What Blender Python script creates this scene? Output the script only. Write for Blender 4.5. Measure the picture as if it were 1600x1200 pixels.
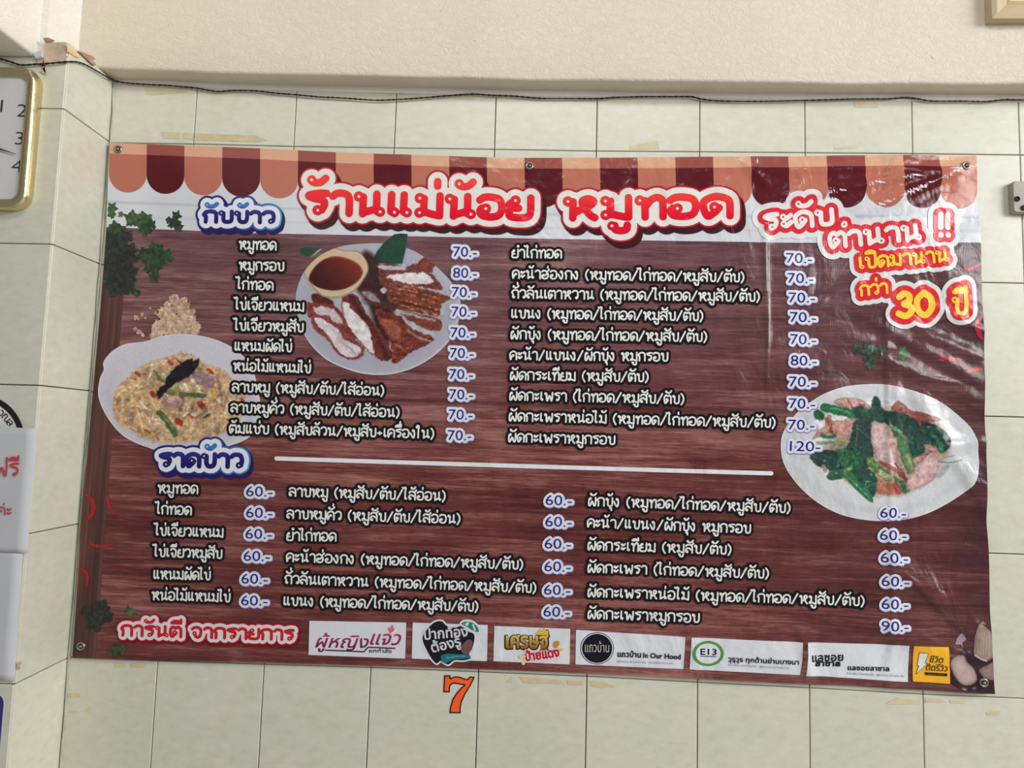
import bpy, math, random
import numpy as np
from mathutils import Matrix, Vector
sc = bpy.context.scene
for o in list(bpy.data.objects): bpy.data.objects.remove(o)

# ------------------------------------------------------------------ camera, light, exposure
ZO = 1.1                                   # height of the lowest tile joint under the banner above the floor
FPX = 1038.0
RM = np.array([[0.9990009713, 0.0340725715, 0.0289157253],
               [0.0261074801, 0.0801636114, -0.9964397598],
               [-0.0362692539, 0.9961992046, 0.0791939767]])
CP = np.array([0.89279, -1.25901, 0.4369 + ZO])
cam = bpy.data.cameras.new('camera')
cam.sensor_width = 36.0
cam.lens = FPX / 1600 * 36
cam.clip_start = 0.02
co = bpy.data.objects.new('camera', cam)
sc.collection.objects.link(co)
r, d, f = RM
co.matrix_world = Matrix(((r[0], -d[0], -f[0], CP[0]), (r[1], -d[1], -f[1], CP[1]), (r[2], -d[2], -f[2], CP[2]), (0, 0, 0, 1)))
sc.camera = co
sc.view_settings.view_transform = 'Standard'
sc.view_settings.look = 'None'
sc.view_settings.gamma = 1
sc.view_settings.use_curve_mapping = False
sc.view_settings.exposure = -0.42
w = bpy.data.worlds.new('overcast_daylight')
sc.world = w
w.use_nodes = True
bg = w.node_tree.nodes['Background']
bg.inputs[0].default_value = (0.92, 0.96, 1.0, 1)
bg.inputs[1].default_value = 0.34


def area(name, loc, target, sx, sy, power, col):
    l = bpy.data.lights.new(name, 'AREA')
    l.shape = 'RECTANGLE'
    l.size, l.size_y = sx, sy
    l.energy = power
    l.color = col
    o = bpy.data.objects.new(name, l)
    sc.collection.objects.link(o)
    o.location = loc
    o.rotation_euler = (Vector(target) - Vector(loc)).to_track_quat('-Z', 'Y').to_euler()
    return o


area('shopfront_daylight', (6.0, -2.6, 3.0), (0.6, 0, 1.6), 3.0, 2.0, 310, (1.0, 0.98, 0.94))
area('side_window_daylight', (3.7, -2.35, 2.95), (1.3, 0, 1.7), 1.0, 0.9, 38, (0.98, 0.99, 1.0))
area('upper_fill_light', (1.0, -1.55, 3.15), (0.9, 0, 1.7), 1.2, 0.3, 17, (1.0, 0.97, 0.92))  # added fill with no visible fixture, makes the wall brighter towards the top


# ------------------------------------------------------------------ helpers
def W(x, y, Y=0.0):
    """photo pixel -> point of the plane y = Y"""
    dx, dy = (x - 800) / FPX, (y - 600) / FPX
    v = RM[0] * dx + RM[1] * dy + RM[2]
    t = (Y - CP[1]) / v[1]
    return CP + t * v


def Wn(P, Y):
    P = np.asarray(P, float)
    dx, dy = (P[:, 0:1] - 800) / FPX, (P[:, 1:2] - 600) / FPX
    v = RM[0][None] * dx + RM[1][None] * dy + RM[2][None]
    return CP[None] + v * ((Y - CP[1]) / v[:, 1:2])


def lin(c):
    c = np.clip(np.asarray(c, float) / 255.0, 0, 1)
    return np.where(c <= 0.04045, c / 12.92, ((c + 0.055) / 1.055) ** 2.4)


def L4(c):
    a = lin(c)
    return (float(a[0]), float(a[1]), float(a[2]), 1.0)


def link(o, parent=None):
    sc.collection.objects.link(o)
    if parent: o.parent = parent
    return o


def empty(name, loc):
    o = bpy.data.objects.new(name, None)
    o.location = loc
    o.empty_display_size = 0.05
    return link(o)


def tag(o, label=None, cat=None, group=None, kind=None):
    if label: o['label'] = label
    if cat: o['category'] = cat
    if group: o['group'] = group
    if kind: o['kind'] = kind
    return o


def mesh(name, verts, faces, mat, parent=None, smooth=False, loc=None):
    """verts in world space; the object's origin is put at loc or at its parent's origin"""
    m = bpy.data.meshes.new(name)
    org = Vector(loc) if loc is not None else (parent.location.copy() if parent else Vector((0, 0, 0)))
    v = np.asarray(verts, float) - np.array(org)
    m.from_pydata(v.tolist(), [], faces)
    if smooth: m.polygons.foreach_set('use_smooth', [True] * len(m.polygons))
    m.materials.append(mat)
    m.update()
    o = bpy.data.objects.new(name, m)
    link(o, parent)
    if parent:
        if loc is not None: o.location = org - parent.location
    else:
        o.location = org
    return o


def box(x0, x1, y0, y1, z0, z1):
    v = [(x, y, z) for z in (z0, z1) for y in (y0, y1) for x in (x0, x1)]
    f = [(0, 2, 3, 1), (4, 5, 7, 6), (0, 1, 5, 4), (2, 6, 7, 3), (0, 4, 6, 2), (1, 3, 7, 5)]
    return v, f


def join(parts):
    V, F = [], []
    for v, f in parts:
        n = len(V)
        V += [tuple(p) for p in v]
        F += [tuple(i + n for i in q) for q in f]
    return V, F


def tube(pts, r, n=8, cap=True, closed=False):
    pts = [Vector(p) for p in pts]
    V, F = [], []
    up = Vector((0.13, 0.31, 0.94))
    N = len(pts)
    for i, p in enumerate(pts):
        a = pts[(i - 1) % N] if (closed or i > 0) else p
        b = pts[(i + 1) % N] if (closed or i < N - 1) else p
        t = (b - a).normalized()
        s = t.cross(up).normalized()
        q = s.cross(t)
        rr = r[i] if hasattr(r, '__len__') else r
        for k in range(n):
            an = 2 * math.pi * k / n
            V.append(tuple(p + (s * math.cos(an) + q * math.sin(an)) * rr))
    for i in range(N if closed else N - 1):
        j = (i + 1) % N
        for k in range(n):
            l = (k + 1) % n
            F.append((i * n + k, i * n + l, j * n + l, j * n + k))
    if cap and not closed:
        F.append(tuple(range(n - 1, -1, -1)))
        F.append(tuple((N - 1) * n + k for k in range(n)))
    return V, F


def catmull(pts, k=6, closed=False):
    P = np.asarray(pts, float)
    if len(P) < 3 and not closed: return P
    if closed:
        Q = np.vstack([P[-1:], P, P[:2]])
    else:
        Q = np.vstack([2 * P[0] - P[1], P, 2 * P[-1] - P[-2]])
    out = []
    t = np.linspace(0, 1, k, endpoint=False)[:, None]
    for i in range(1, len(Q) - 2):
        a, b, c, e = Q[i - 1], Q[i], Q[i + 1], Q[i + 2]
        out.append(0.5 * ((2 * b) + (-a + c) * t + (2 * a - 5 * b + 4 * c - e) * t ** 2 + (-a + 3 * b - 3 * c + e) * t ** 3))
    out = np.vstack(out)
    if not closed: out = np.vstack([out, P[-1:]])
    return out


# ------------------------------------------------------------------ materials
class NT:
    def __init__(s, name):
        s.m = bpy.data.materials.new(name)
        s.m.use_nodes = True
        s.t = s.m.node_tree
        s.b = s.t.nodes['Principled BSDF']

    def n(s, typ, **kw):
        o = s.t.nodes.new(typ)
        for k, v in kw.items():
            if k == 'ins':
                for a, b in v.items():
                    if hasattr(b, 'default_value') or isinstance(b, bpy.types.NodeSocket): s.t.links.new(b, o.inputs[a])
                    else: o.inputs[a].default_value = b
            else: setattr(o, k, v)
        return o

    def l(s, a, b): s.t.links.new(a, b)

    def ramp(s, fac, stops, interp='LINEAR'):
        o = s.n('ShaderNodeValToRGB')
        o.color_ramp.interpolation = interp
        e = o.color_ramp.elements
        while len(e) < len(stops): e.new(0.5)
        for q, (p, c) in zip(e, stops):
            q.position = p
            q.color = c if len(c) == 4 else (*c, 1)
        s.l(fac, o.inputs[0])
        return o.outputs[0]

    def math(s, op, a, b=None, clamp=False):
        o = s.n('ShaderNodeMath', operation=op, use_clamp=clamp)
        for i, q in enumerate((a, b)):
            if q is None: continue
            if isinstance(q, (int, float)): o.inputs[i].default_value = q
            else: s.l(q, o.inputs[i])
        return o.outputs[0]

    def mix(s, fac, a, b, typ='MIX'):
        o = s.n('ShaderNodeMix', data_type='RGBA', blend_type=typ)
        for i, q in ((0, fac), (6, a), (7, b)):
            if isinstance(q, (int, float, tuple)): o.inputs[i].default_value = q
            else: s.l(q, o.inputs[i])
        return o.outputs[2]

    def coord(s, scale=(1, 1, 1), loc=(0, 0, 0), rnd=False):
        c = s.n('ShaderNodeTexCoord').outputs['Object']
        if rnd:
            oi = s.n('ShaderNodeObjectInfo').outputs['Random']
            mul = s.math('MULTIPLY', oi, 37.0)
            va = s.n('ShaderNodeVectorMath', operation='ADD')
            s.l(c, va.inputs[0])
            s.l(mul, va.inputs[1])
            c = va.outputs[0]
        mp = s.n('ShaderNodeMapping')
        mp.inputs['Scale'].default_value = scale
        mp.inputs['Location'].default_value = loc
        s.l(c, mp.inputs[0])
        return mp.outputs[0]

    def noise(s, co, scale, detail=3, rough=0.55, dist=0.0):
        o = s.n('ShaderNodeTexNoise')
        o.inputs['Scale'].default_value = scale
        o.inputs['Detail'].default_value = detail
        o.inputs['Roughness'].default_value = rough
        o.inputs['Distortion'].default_value = dist
        s.l(co, o.inputs['Vector'])
        return o.outputs[0]

    def bump(s, h, strength, dist, normal=None):
        o = s.n('ShaderNodeBump')
        o.inputs['Strength'].default_value = strength
        o.inputs['Distance'].default_value = dist
        s.l(h, o.inputs['Height'])
        if normal: s.l(normal, o.inputs['Normal'])
        s.l(o.outputs[0], s.b.inputs['Normal'])
        return o.outputs[0]


def simple(name, col, rough=0.5, metal=0.0, var=0.06, scale=40, bump=0.0):
    t = NT(name)
    n = t.noise(t.coord(), scale, 4)
    c = L4(col)
    dk = tuple(x * (1 - var) for x in c[:3]) + (1,)
    lt = tuple(min(1, x * (1 + var)) for x in c[:3]) + (1,)
    t.l(t.ramp(n, [(0.3, dk), (0.7, lt)]), t.b.inputs['Base Color'])
    t.b.inputs['Roughness'].default_value = rough
    t.b.inputs['Metallic'].default_value = metal
    if bump: t.bump(n, bump, 0.002)
    return t.m


def tile_material():
    t = NT('glazed_cream_tile')
    co_ = t.coord((1, 1, 1), rnd=True)
    big = t.noise(co_, 7, 2)
    mp = t.coord((45, 45, 85), rnd=True)
    fl = t.noise(mp, 1.0, 3, 0.6)
    c1 = t.ramp(big, [(0.3, L4((204, 205, 187))), (0.7, L4((213, 211, 196)))])
    c2 = t.ramp(fl, [(0.30, L4((192, 190, 170))), (0.47, L4((205, 204, 190))), (0.60, L4((210, 209, 197))), (0.72, L4((222, 220, 210)))])
    c = t.mix(0.45, c1, c2)
    oi = t.n('ShaderNodeObjectInfo').outputs['Random']
    v = t.n('ShaderNodeHueSaturation')
    t.l(c, v.inputs['Color'])
    t.l(t.math('ADD', t.math('MULTIPLY', oi, 0.05), 0.965), v.inputs['Value'])
    t.l(v.outputs[0], t.b.inputs['Base Color'])
    t.b.inputs['Roughness'].default_value = 0.33
    t.b.inputs['Specular IOR Level'].default_value = 0.4
    t.bump(t.noise(co_, 14, 3), 0.18, 0.004)
    return t.m


def plaster_material(name, a, b, stain):
    t = NT(name)
    co_ = t.coord()
    big = t.noise(co_, 2.2, 3)
    c = t.ramp(big, [(0.3, L4(a)), (0.7, L4(b))])
    sp = t.noise(t.coord((1, 1, 1)), 130, 2, 0.4)
    spm = t.ramp(sp, [(0.0, (0, 0, 0)), (0.755, (0, 0, 0)), (0.80, (1, 1, 1))])
    c = t.mix(t.math('MULTIPLY', spm, 0.5), c, L4(stain))
    t.l(c, t.b.inputs['Base Color'])
    t.b.inputs['Roughness'].default_value = 0.62
    h1 = t.noise(t.coord((1, 1, 1.6)), 46, 5, 0.62, 1.2)
    h2 = t.noise(t.coord((1, 1, 2.2)), 12, 3, 0.5, 0.6)
    rid = t.ramp(h1, [(0.40, (0, 0, 0)), (0.50, (0.55, 0.55, 0.55)), (0.53, (1, 1, 1)), (0.6, (0.5, 0.5, 0.5))])
    h = t.math('ADD', t.math('MULTIPLY', rid, 0.35), h2)
    t.bump(h, 0.35, 0.006)
    return t.m


M = {}
M['tile'] = tile_material()
M['plaster'] = plaster_material('painted_plaster_beige', (212, 200, 183), (217, 209, 192), (150, 132, 112))
M['plaster_light'] = plaster_material('painted_plaster_cream', (230, 226, 218), (235, 230, 222), (150, 128, 105))
M['grout'] = simple('dirty_grout', (74, 70, 58), 0.9)
M['old_mortar'] = simple('bare_mortar', (186, 166, 142), 0.95, var=0.25, scale=60, bump=0.6)
M['tape'] = simple('dried_adhesive', (200, 187, 150), 0.7, var=0.10, scale=60)
M['sealant'] = simple('greenish_clear_sealant', (176, 178, 158), 0.2, var=0.18, scale=25, bump=0.5)
M['wire'] = simple('black_cable_jacket', (34, 27, 28), 0.5)
M['floor'] = simple('terrazzo_floor', (208, 200, 190), 0.4, var=0.1, scale=30)


def sheet_normal(t, amt=1.0):
    """vinyl weave and fine creases shared by everything printed on the banner"""
    c = t.coord()
    sx = t.n('ShaderNodeSeparateXYZ')
    t.l(c, sx.inputs[0])
    wx = t.math('SINE', t.math('MULTIPLY', sx.outputs[0], 2 * math.pi / 0.0031))
    wz = t.math('SINE', t.math('MULTIPLY', sx.outputs[2], 2 * math.pi / 0.0031))
    amp = t.ramp(t.noise(t.coord((3, 1, 3)), 2.2, 2), [(0.45, (0.15, 0.15, 0.15)), (0.62, (1, 1, 1))])
    wv = t.math('MULTIPLY', t.math('ADD', wx, t.math('MULTIPLY', wz, 0.25)), amp)
    n1 = t.noise(t.coord((1, 1, 0.6)), 9, 3, 0.5, 0.8)
    n2 = t.noise(t.coord((1, 1, 1)), 32, 2, 0.5, 0.4)
    # creasing is stronger towards the hanging right-hand side
    gx = t.ramp(sx.outputs[0], [(0.0, (0.12, 0.12, 0.12)), (0.55, (0.22, 0.22, 0.22)), (0.85, (1, 1, 1))])
    h = t.math('ADD', t.math('MULTIPLY', n1, 0.009), t.math('MULTIPLY', n2, 0.0022))
    h = t.math('MULTIPLY', h, gx)
    h = t.math('ADD', h, t.math('MULTIPLY', wv, 0.00006))
    t.bump(h, amt, 1.0)
    t.b.inputs['Roughness'].default_value = 0.2
    t.b.inputs['Specular IOR Level'].default_value = 0.26


def print_material():
    t = NT('printed_vinyl')
    a = t.n('ShaderNodeAttribute', attribute_name='Col')
    nz = t.noise(t.coord(), 260, 2, 0.5)
    k = t.ramp(nz, [(0.3, (0.985, 0.985, 0.985)), (0.7, (1, 1, 1))])
    t.l(t.mix(1.0, a.outputs['Color'], k, 'MULTIPLY'), t.b.inputs['Base Color'])
    sheet_normal(t)
    return t.m


def wood_print_material():
    t = NT('printed_wood_planks')
    c = t.n('ShaderNodeTexCoord').outputs['Object']
    sx = t.n('ShaderNodeSeparateXYZ')
    t.l(c, sx.inputs[0])
    g1 = t.noise(t.coord((3.2, 1, 88)), 1.0, 8, 0.72, 0.9)
    g2 = t.noise(t.coord((26, 1, 480)), 1.0, 4, 0.75)
    g3 = t.noise(t.coord((1.5, 1, 6)), 1.0, 3, 0.55, 0.5)
    g4 = t.noise(t.coord((5, 1, 26)), 1.0, 3, 0.55, 0.8)
    v = t.math('ADD', t.math('ADD', t.math('MULTIPLY', g1, 0.42), t.math('MULTIPLY', g4, 0.22)), t.math('ADD', t.math('MULTIPLY', g2, 0.30), t.math('MULTIPLY', g3, 0.26)))
    red = t.ramp(v, [(0.42, L4((50, 22, 27))), (0.51, L4((86, 41, 42))), (0.60, L4((112, 60, 58))), (0.72, L4((168, 116, 108)))])
    mau = t.ramp(v, [(0.42, L4((64, 40, 47))), (0.51, L4((96, 64, 71))), (0.61, L4((124, 90, 95))), (0.73, L4((166, 134, 135)))])
    up = t.ramp(sx.outputs[2], [(0.40, (0, 0, 0)), (0.86, (1, 1, 1))])
    col = t.mix(up, red, mau)
    rt = t.ramp(t.math('DIVIDE', sx.outputs[0], 2.0), [(0.56, (0, 0, 0)), (0.70, (0.45, 0.45, 0.45)), (0.80, (0.55, 0.55, 0.55)), (0.838, (1, 1, 1))])
    col = t.mix(t.math('MULTIPLY', rt, 0.72), col, L4((60, 38, 43)))
    # darker and lighter boards
    pk = t.n('ShaderNodeTexNoise', noise_dimensions='1D')
    pk.inputs['Scale'].default_value = 1.0
    pk.inputs['Detail'].default_value = 0
    t.l(t.math('FLOOR', t.math('DIVIDE', sx.outputs[2], 0.171)), pk.inputs['W'])
    col = t.mix(1.0, col, t.ramp(pk.outputs[0], [(0.3, (0.80, 0.78, 0.79)), (0.7, (1.12, 1.12, 1.12))]), 'MULTIPLY')
    # plank seams
    wav = t.noise(t.coord((1.6, 1, 0.2)), 1.0, 2)
    zz = t.math('ADD', sx.outputs[2], t.math('MULTIPLY', wav, 0.03))
    fr = t.math('FRACT', t.math('DIVIDE', zz, 0.171))
    seam = t.ramp(fr, [(0.0, (1, 1, 1)), (0.02, (1, 1, 1)), (0.06, (0, 0, 0)), (0.93, (0, 0, 0)), (1.0, (0.6, 0.6, 0.6))])
    col = t.mix(t.math('MULTIPLY', seam, 0.42), col, L4((46, 20, 24)))
    # upright dark board down the left side
    h1 = t.noise(t.coord((160, 1, 2.0)), 1.0, 5, 0.6, 0.3)
    h2 = t.noise(t.coord((16, 1, 3.0)), 1.0, 2, 0.6)
    hv = t.math('ADD', t.math('MULTIPLY', h1, 0.55), t.math('MULTIPLY', h2, 0.5))
    brd = t.ramp(hv, [(0.35, L4((52, 30, 30))), (0.55, L4((86, 54, 50))), (0.7, L4((112, 72, 66)))])
    lm = t.math('LESS_THAN', sx.outputs[0], 0.0565)
    col = t.mix(lm, col, brd)
    t.l(col, t.b.inputs['Base Color'])
    sheet_normal(t)
    return t.m


M['print'] = print_material()
M['wood_print'] = wood_print_material()


def mirror_metal(name, col, rough):
    t = NT(name)
    t.b.inputs['Base Color'].default_value = L4(col)
    t.b.inputs['Metallic'].default_value = 1
    n = t.noise(t.coord(), 90, 4)
    t.l(t.ramp(n, [(0.3, (rough * .7,) * 3), (0.7, (rough * 1.3,) * 3)]), t.b.inputs['Roughness'])
    return t.m


M['brass'] = mirror_metal('polished_brass', (216, 202, 158), 0.26)
M['steel'] = mirror_metal('dull_steel', (150, 142, 130), 0.45)
M['bracket_grey'] = simple('grey_bracket_paint', (158, 150, 138), 0.5, var=0.08, scale=50)
M['nickel'] = mirror_metal('nickel_eyelet', (150, 146, 138), 0.32)
M['dark'] = simple('dark_hole', (30, 24, 20), 0.8)
M['dial'] = simple('clock_dial_card', (206, 204, 206), 0.6, var=0.02)
M['ink'] = simple('black_print_ink', (42, 40, 44), 0.5, var=0.02)
M['paper'] = simple('white_copy_paper', (192, 194, 199), 0.8, var=0.02, scale=8, bump=0.12)
M['red_ink'] = simple('red_marker_ink', (196, 62, 60), 0.7, var=0.05)
M['wood_frame'] = simple('beige_painted_moulding', (186, 168, 134), 0.5, var=0.08, scale=25, bump=0.1)
M['panel_cream'] = simple('cream_raised_panel', (216, 194, 146), 0.4, var=0.05)
M['vinyl_orange'] = simple('orange_vinyl', (255, 92, 20), 0.35, var=0.01)
M['vinyl_black'] = simple('black_vinyl', (26, 14, 14), 0.35, var=0.05)
M['vinyl_white'] = simple('white_vinyl', (214, 214, 210), 0.4, var=0.01)
M['vinyl_navy'] = simple('navy_vinyl', (52, 44, 120), 0.4, var=0.05)

# ------------------------------------------------------------------ setting
D = 0.1393                       # how far the pillar stands out of the back wall
XC = 0.0290                      # back corner of wall and pillar
XE = 0.0340                      # pillar's front edge
wall_back = tag(mesh('wall_back', *box(XC - .3, 3.4, 0.0, 0.15, 0, 3.0), M['plaster'], loc=(1.2, 0, 0)), kind='structure')
pilcore = box(-0.95, XE - 0.012, -D + 0.010, 0.0, 0, ZO + 1.0975)
wall_left = tag(mesh('wall_left', *pilcore, M['grout'], loc=(-0.4, 0, 0)), kind='structure')
tag(mesh('floor', *box(-1.5, 4.5, -4.0, 0.15, -0.05, 0.0), M['floor'], loc=(1.2, -2, 0)), kind='structure')

TT = 0.0075                      # tile thickness in front of the grout bed


def tile_solid(q, n, gap=0.0009, bev=0.0010):
    """q: four corners (face plane, counter-clockwise seen from outside), n: outward normal"""
    q = [np.array(p, float) for p in q]
    n = np.array(n, float)
    c = sum(q) / 4

    def inset(pt, i, d):
        a, b = q[(i - 1) % 4], q[(i + 1) % 4]
        return pt + (a - pt) / np.linalg.norm(a - pt) * d + (b - pt) / np.linalg.norm(b - pt) * d
    back = [inset(p, i, gap) - n * TT for i, p in enumerate(q)]
    mid = [inset(p, i, gap) - n * bev * 0.7 for i, p in enumerate(q)]
    fr = [inset(p, i, gap + bev) for i, p in enumerate(q)]
    V = back + mid + fr
    F = [(8, 9, 10, 11)]
    for i in range(4):
        j = (i + 1) % 4
        F.append((i, j, 4 + j, 4 + i))
        F.append((4 + i, 4 + j, 8 + j, 8 + i))
    return V, F, c


def add_tile(q, n, parent):
    V, F, c = tile_solid(q, n)
    return mesh('tile', V, F, M['tile'], parent, loc=c)


YF = -TT                         # plane of the tile faces on the back wall
# vertical joints as they run in the photograph (top row joint / bottom row joint)
jt = [(302, 225), (458.7, 228.7), (615.7, 231), (772.5, 233.2), (931.7, 236), (1093.2, 237), (1258.2, 238.5), (1426.2, 240), (1594, 242)]
jb = [(246.2, 1032.5), (412.5, 1038), (579.2, 1043), (747.5, 1050), (917, 1057), (1090, 1066.2), (1265, 1075), (1442.5, 1085)]
top_j = [W(*p, YF) for p in jt]
bot_j = [W(*p, YF) for p in jb]
bot_j.append(np.array([bot_j[-1][0] + 0.2, YF, bot_j[-1][2]]))
colx = lambda k, z: (XC + 0.004) if k == 0 else (
    (bot_j[k - 1][0] + (top_j[k - 1][0] - bot_j[k - 1][0]) * (z - ZO)) if k <= 9 else (bot_j[8][0] + (top_j[8][0] - bot_j[8][0]) * (z - ZO)) + 0.2 * (k - 9))
zt = lambda k: top_j[min(max(k - 1, 0), 8)][2]
zb = lambda k: bot_j[min(max(k - 1, 0), 7)][2]
zr = [ZO + 0.7500, ZO + 0.5000, ZO + 0.2520]


def rowz(rn, k):
    if rn == 0: return ZO + 1.105 - (0.0 if k < 8 else 0.003) + (0.020 - 0.006 * k if k < 3 else 0)
    if rn == 1: return zt(k)
    if rn in (2, 3, 4): return zr[rn - 2]
    return zb(k) - 0.25 * (rn - 5)


grout_bed = mesh('grout_bed', *box(XC - .01, 3.0, -0.0012, 0.0, 0.0, ZO + 1.103), M['grout'], wall_back)
for k in range(13):
    for rn in range(9):
        z1a, z1b, z0a, z0b = rowz(rn, k), rowz(rn, k + 1), rowz(rn + 1, k), rowz(rn + 1, k + 1)
        if z1a < 0.02: continue
        z0a, z0b = max(z0a, 0.001), max(z0b, 0.001)
        q = [(colx(k, z0a), YF, z0a), (colx(k + 1, z0b), YF, z0b), (colx(k + 1, z1b), YF, z1b), (colx(k, z1a), YF, z1a)]
        add_tile(q, (0, -1, 0), wall_back)

# pillar tiles: front face and the return towards the wall
zrow = [ZO + 1.125, ZO + 1.0, ZO + 0.752, ZO + 0.502, ZO + 0.248, ZO + 0.0, ZO - 0.25, ZO - 0.5, ZO - 0.75, ZO - 1.0, 0.001]
for i in range(len(zrow) - 1):
    a, b = zrow[i], zrow[i + 1]
    add_tile([(XC + .001, -0.001, b), (XC + .001, -0.001, a), (XE, -D + .001, a), (XE, -D + .001, b)][::-1], (1, 0, 0), wall_left)
    for c in range(4):
        x1 = XE - 0.0012 - 0.2 * c
        x0 = x1 - 0.2
        aa = a
        if i == 0:
            if c == 0:
                # narrow upstand beside the beam, then a lower piece under it
                add_tile([(-0.012, -D, ZO + 1.097), (x1, -D, ZO + 1.097), (x1, -D, ZO + 1.125), (-0.012, -D, ZO + 1.125)], (0, -1, 0), wall_left)
                add_tile([(x0, -D, b), (x1, -D, b), (x1, -D, ZO + 1.0968), (x0, -D, ZO + 1.0968)], (0, -1, 0), wall_left)
                continue
            aa = ZO + 1.0968
        add_tile([(x0, -D, b), (x1, -D, b), (x1, -D, aa), (x0, -D, aa)], (0, -1, 0), wall_left)


def rough_box(name, x0, x1, y0, y1, z0, z1, mat, seed, amp=0.0018, loc=None, slope=None):
    """a plastered beam: subdivided box whose faces and edges wander a little"""
    rnd = np.random.RandomState(seed)
    V, F = [], []
    st = 0.06

    def face(o, u, v, nu, nv):
        base = len(V)
        for j in range(nv + 1):
            for i in range(nu + 1):
                V.append(np.array(o) + np.array(u) * i / nu + np.array(v) * j / nv)
        for j in range(nv):
            for i in range(nu):
                a = base + j * (nu + 1) + i
                F.append((a, a + 1, a + nu + 2, a + nu + 1))
    X, Y, Z = x1 - x0, y1 - y0, z1 - z0
    nx, ny, nz = max(1, int(X / st)), max(1, int(Y / st)), max(1, int(Z / st))
    face((x0, y0, z0), (X, 0, 0), (0, 0, Z), nx, nz)
    face((x0, y1, z0), (0, 0, Z), (X, 0, 0), nz, nx)
    face((x0, y0, z0), (0, Y, 0), (X, 0, 0), ny, nx)
    face((x0, y0, z1), (X, 0, 0), (0, Y, 0), nx, ny)
    face((x1, y0, z0), (0, Y, 0), (0, 0, Z), ny, nz)
    face((x0, y0, z0), (0, 0, Z), (0, Y, 0), nz, ny)
    out = []
    for p in V:
        s1 = math.sin(p[0] * 9.1 + seed) * math.cos(p[2] * 7.3 + seed * 2) + 0.6 * math.sin(p[0] * 23 + p[1] * 31 + 1.3)
        s2 = math.sin(p[0] * 6.7 + p[1] * 19 + seed) + 0.5 * math.sin(p[0] * 31 + seed)
        lift = slope(p[0]) * max(0.0, 1 - (p[2] - z0) / 0.3) if slope else 0.0
        out.append((p[0], p[1] + s1 * amp * (0 if abs(p[1]) < 1e-6 else 1), p[2] + s2 * amp * 0.7 + lift))
    o = mesh(name, out, F, mat, smooth=True, loc=loc)
    m = o.modifiers.new('merge', 'WELD')
    m.merge_threshold = 0.0005
    bv = o.modifiers.new('bevel', 'BEVEL')
    bv.width = 0.006
    bv.segments = 3
    bv.limit_method = 'ANGLE'
    return tag(o, kind='structure')


rough_box('ceiling_beam_back', -0.04, 3.4, -0.050, 0.0, ZO + 1.112, ZO + 1.9, M['plaster'], 3, loc=(1.5, 0, ZO + 1.112), slope=lambda x: float(np.interp(x, [0.0, .055, .317, .83], [.0165, .015, .0085, .0])))
rough_box('ceiling_beam_left', -0.40, -0.0270, -2.2, 0.0, ZO + 1.0975, ZO + 1.9, M['plaster_light'], 7, 0.0006, loc=(-0.2, -1, ZO + 1.0975))
# plaster upstand between beam and pillar tiles, and flaking bits
up_v, up_f = join([box(-0.028, -0.0145, -D + .006, -0.05, ZO + 1.0, ZO + 1.45), box(-0.0145, XE - .006, -D + .012, -0.01, ZO + 1.09, ZO + 1.123)])
ups = mesh('plaster_upstand', up_v, up_f, M['plaster_light'], wall_left)
cv, cf = [], []
cx_s = np.linspace(XC - .02, 2.9, 60)
for x in cx_s:
    zb_ = ZO + float(np.interp(x, [0, .055, .29, .83, 3], [1.1225, 1.121, 1.112, 1.1035, 1.1015]))
    zt_ = ZO + 1.112 + float(np.interp(x, [0.0, .055, .317, .83], [.0165, .015, .0085, .0])) + .006
    cv += [(x, -.001, zb_ - .003), (x, -.0085, zb_ - .002), (x, -.0100, zb_ + .001), (x, -.0100, zt_), (x, -.001, zt_)]
for i in range(59):
    for k in range(5): cf.append((i * 5 + k, i * 5 + (k + 1) % 5, (i + 1) * 5 + (k + 1) % 5, (i + 1) * 5 + k))
mesh('plaster_fillet', cv, [tuple(reversed(q_)) for q_ in cf], M['plaster_light'], wall_back)

rnd = random.Random(5)


def flake(px, Y=None, X=None, th=0.003, mat='old_mortar', name='mortar_patch', parent=None):
    if Y is not None:
        P = [W(x, y, Y) for x, y in px]
        n = np.array([0, -1.0, 0])
    else:
        P = []
        for x, y in px:
            dx, dy = (x - 800) / FPX, (y - 600) / FPX
            v = RM[0] * dx + RM[1] * dy + RM[2]
            P.append(CP + v * ((X - CP[0]) / v[0]))
        n = np.array([1.0, 0, 0])
    k = len(P)
    V = P + [p + n * th for p in P]
    F = [tuple(range(2 * k - 1, k - 1, -1))] + [(i, (i + 1) % k, k + (i + 1) % k, k + i) for i in range(k)]
    return mesh(name, V, F, M[mat], parent)


M['mortar_ochre'] = simple('ochre_mortar', (214, 186, 142), 0.95, var=0.2, scale=90, bump=0.5)
M['mortar_brown'] = simple('brown_exposed_mortar', (166, 130, 108), 0.95, var=0.25, scale=90, bump=0.5)
flake([(103, 66), (110, 74), (121, 83), (123, 90), (116, 88), (105, 81)], X=XE + .0002, th=.0015, mat='mortar_ochre', parent=wall_left)
flake([(120, 80), (128, 82), (143, 88), (147, 93), (142, 94), (149, 102), (143, 101), (131, 90)], X=XE + .0002, th=.003, mat='mortar_brown', parent=wall_left)
flake([(71, 67), (102, 66), (104, 76), (103, 99), (72, 98), (69, 88)], Y=-D - .0002, th=.0012, mat='old_mortar', parent=wall_left)
flake([(69, 61), (77, 60), (86, 64), (80, 66), (71, 66)], Y=-D - .002, th=.003, mat='mortar_brown', parent=wall_left)
flake([(56, 87), (64, 82), (69, 82), (68, 91), (60, 94)], Y=-D - .002, th=.006, mat='paper', parent=wall_left)
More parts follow.
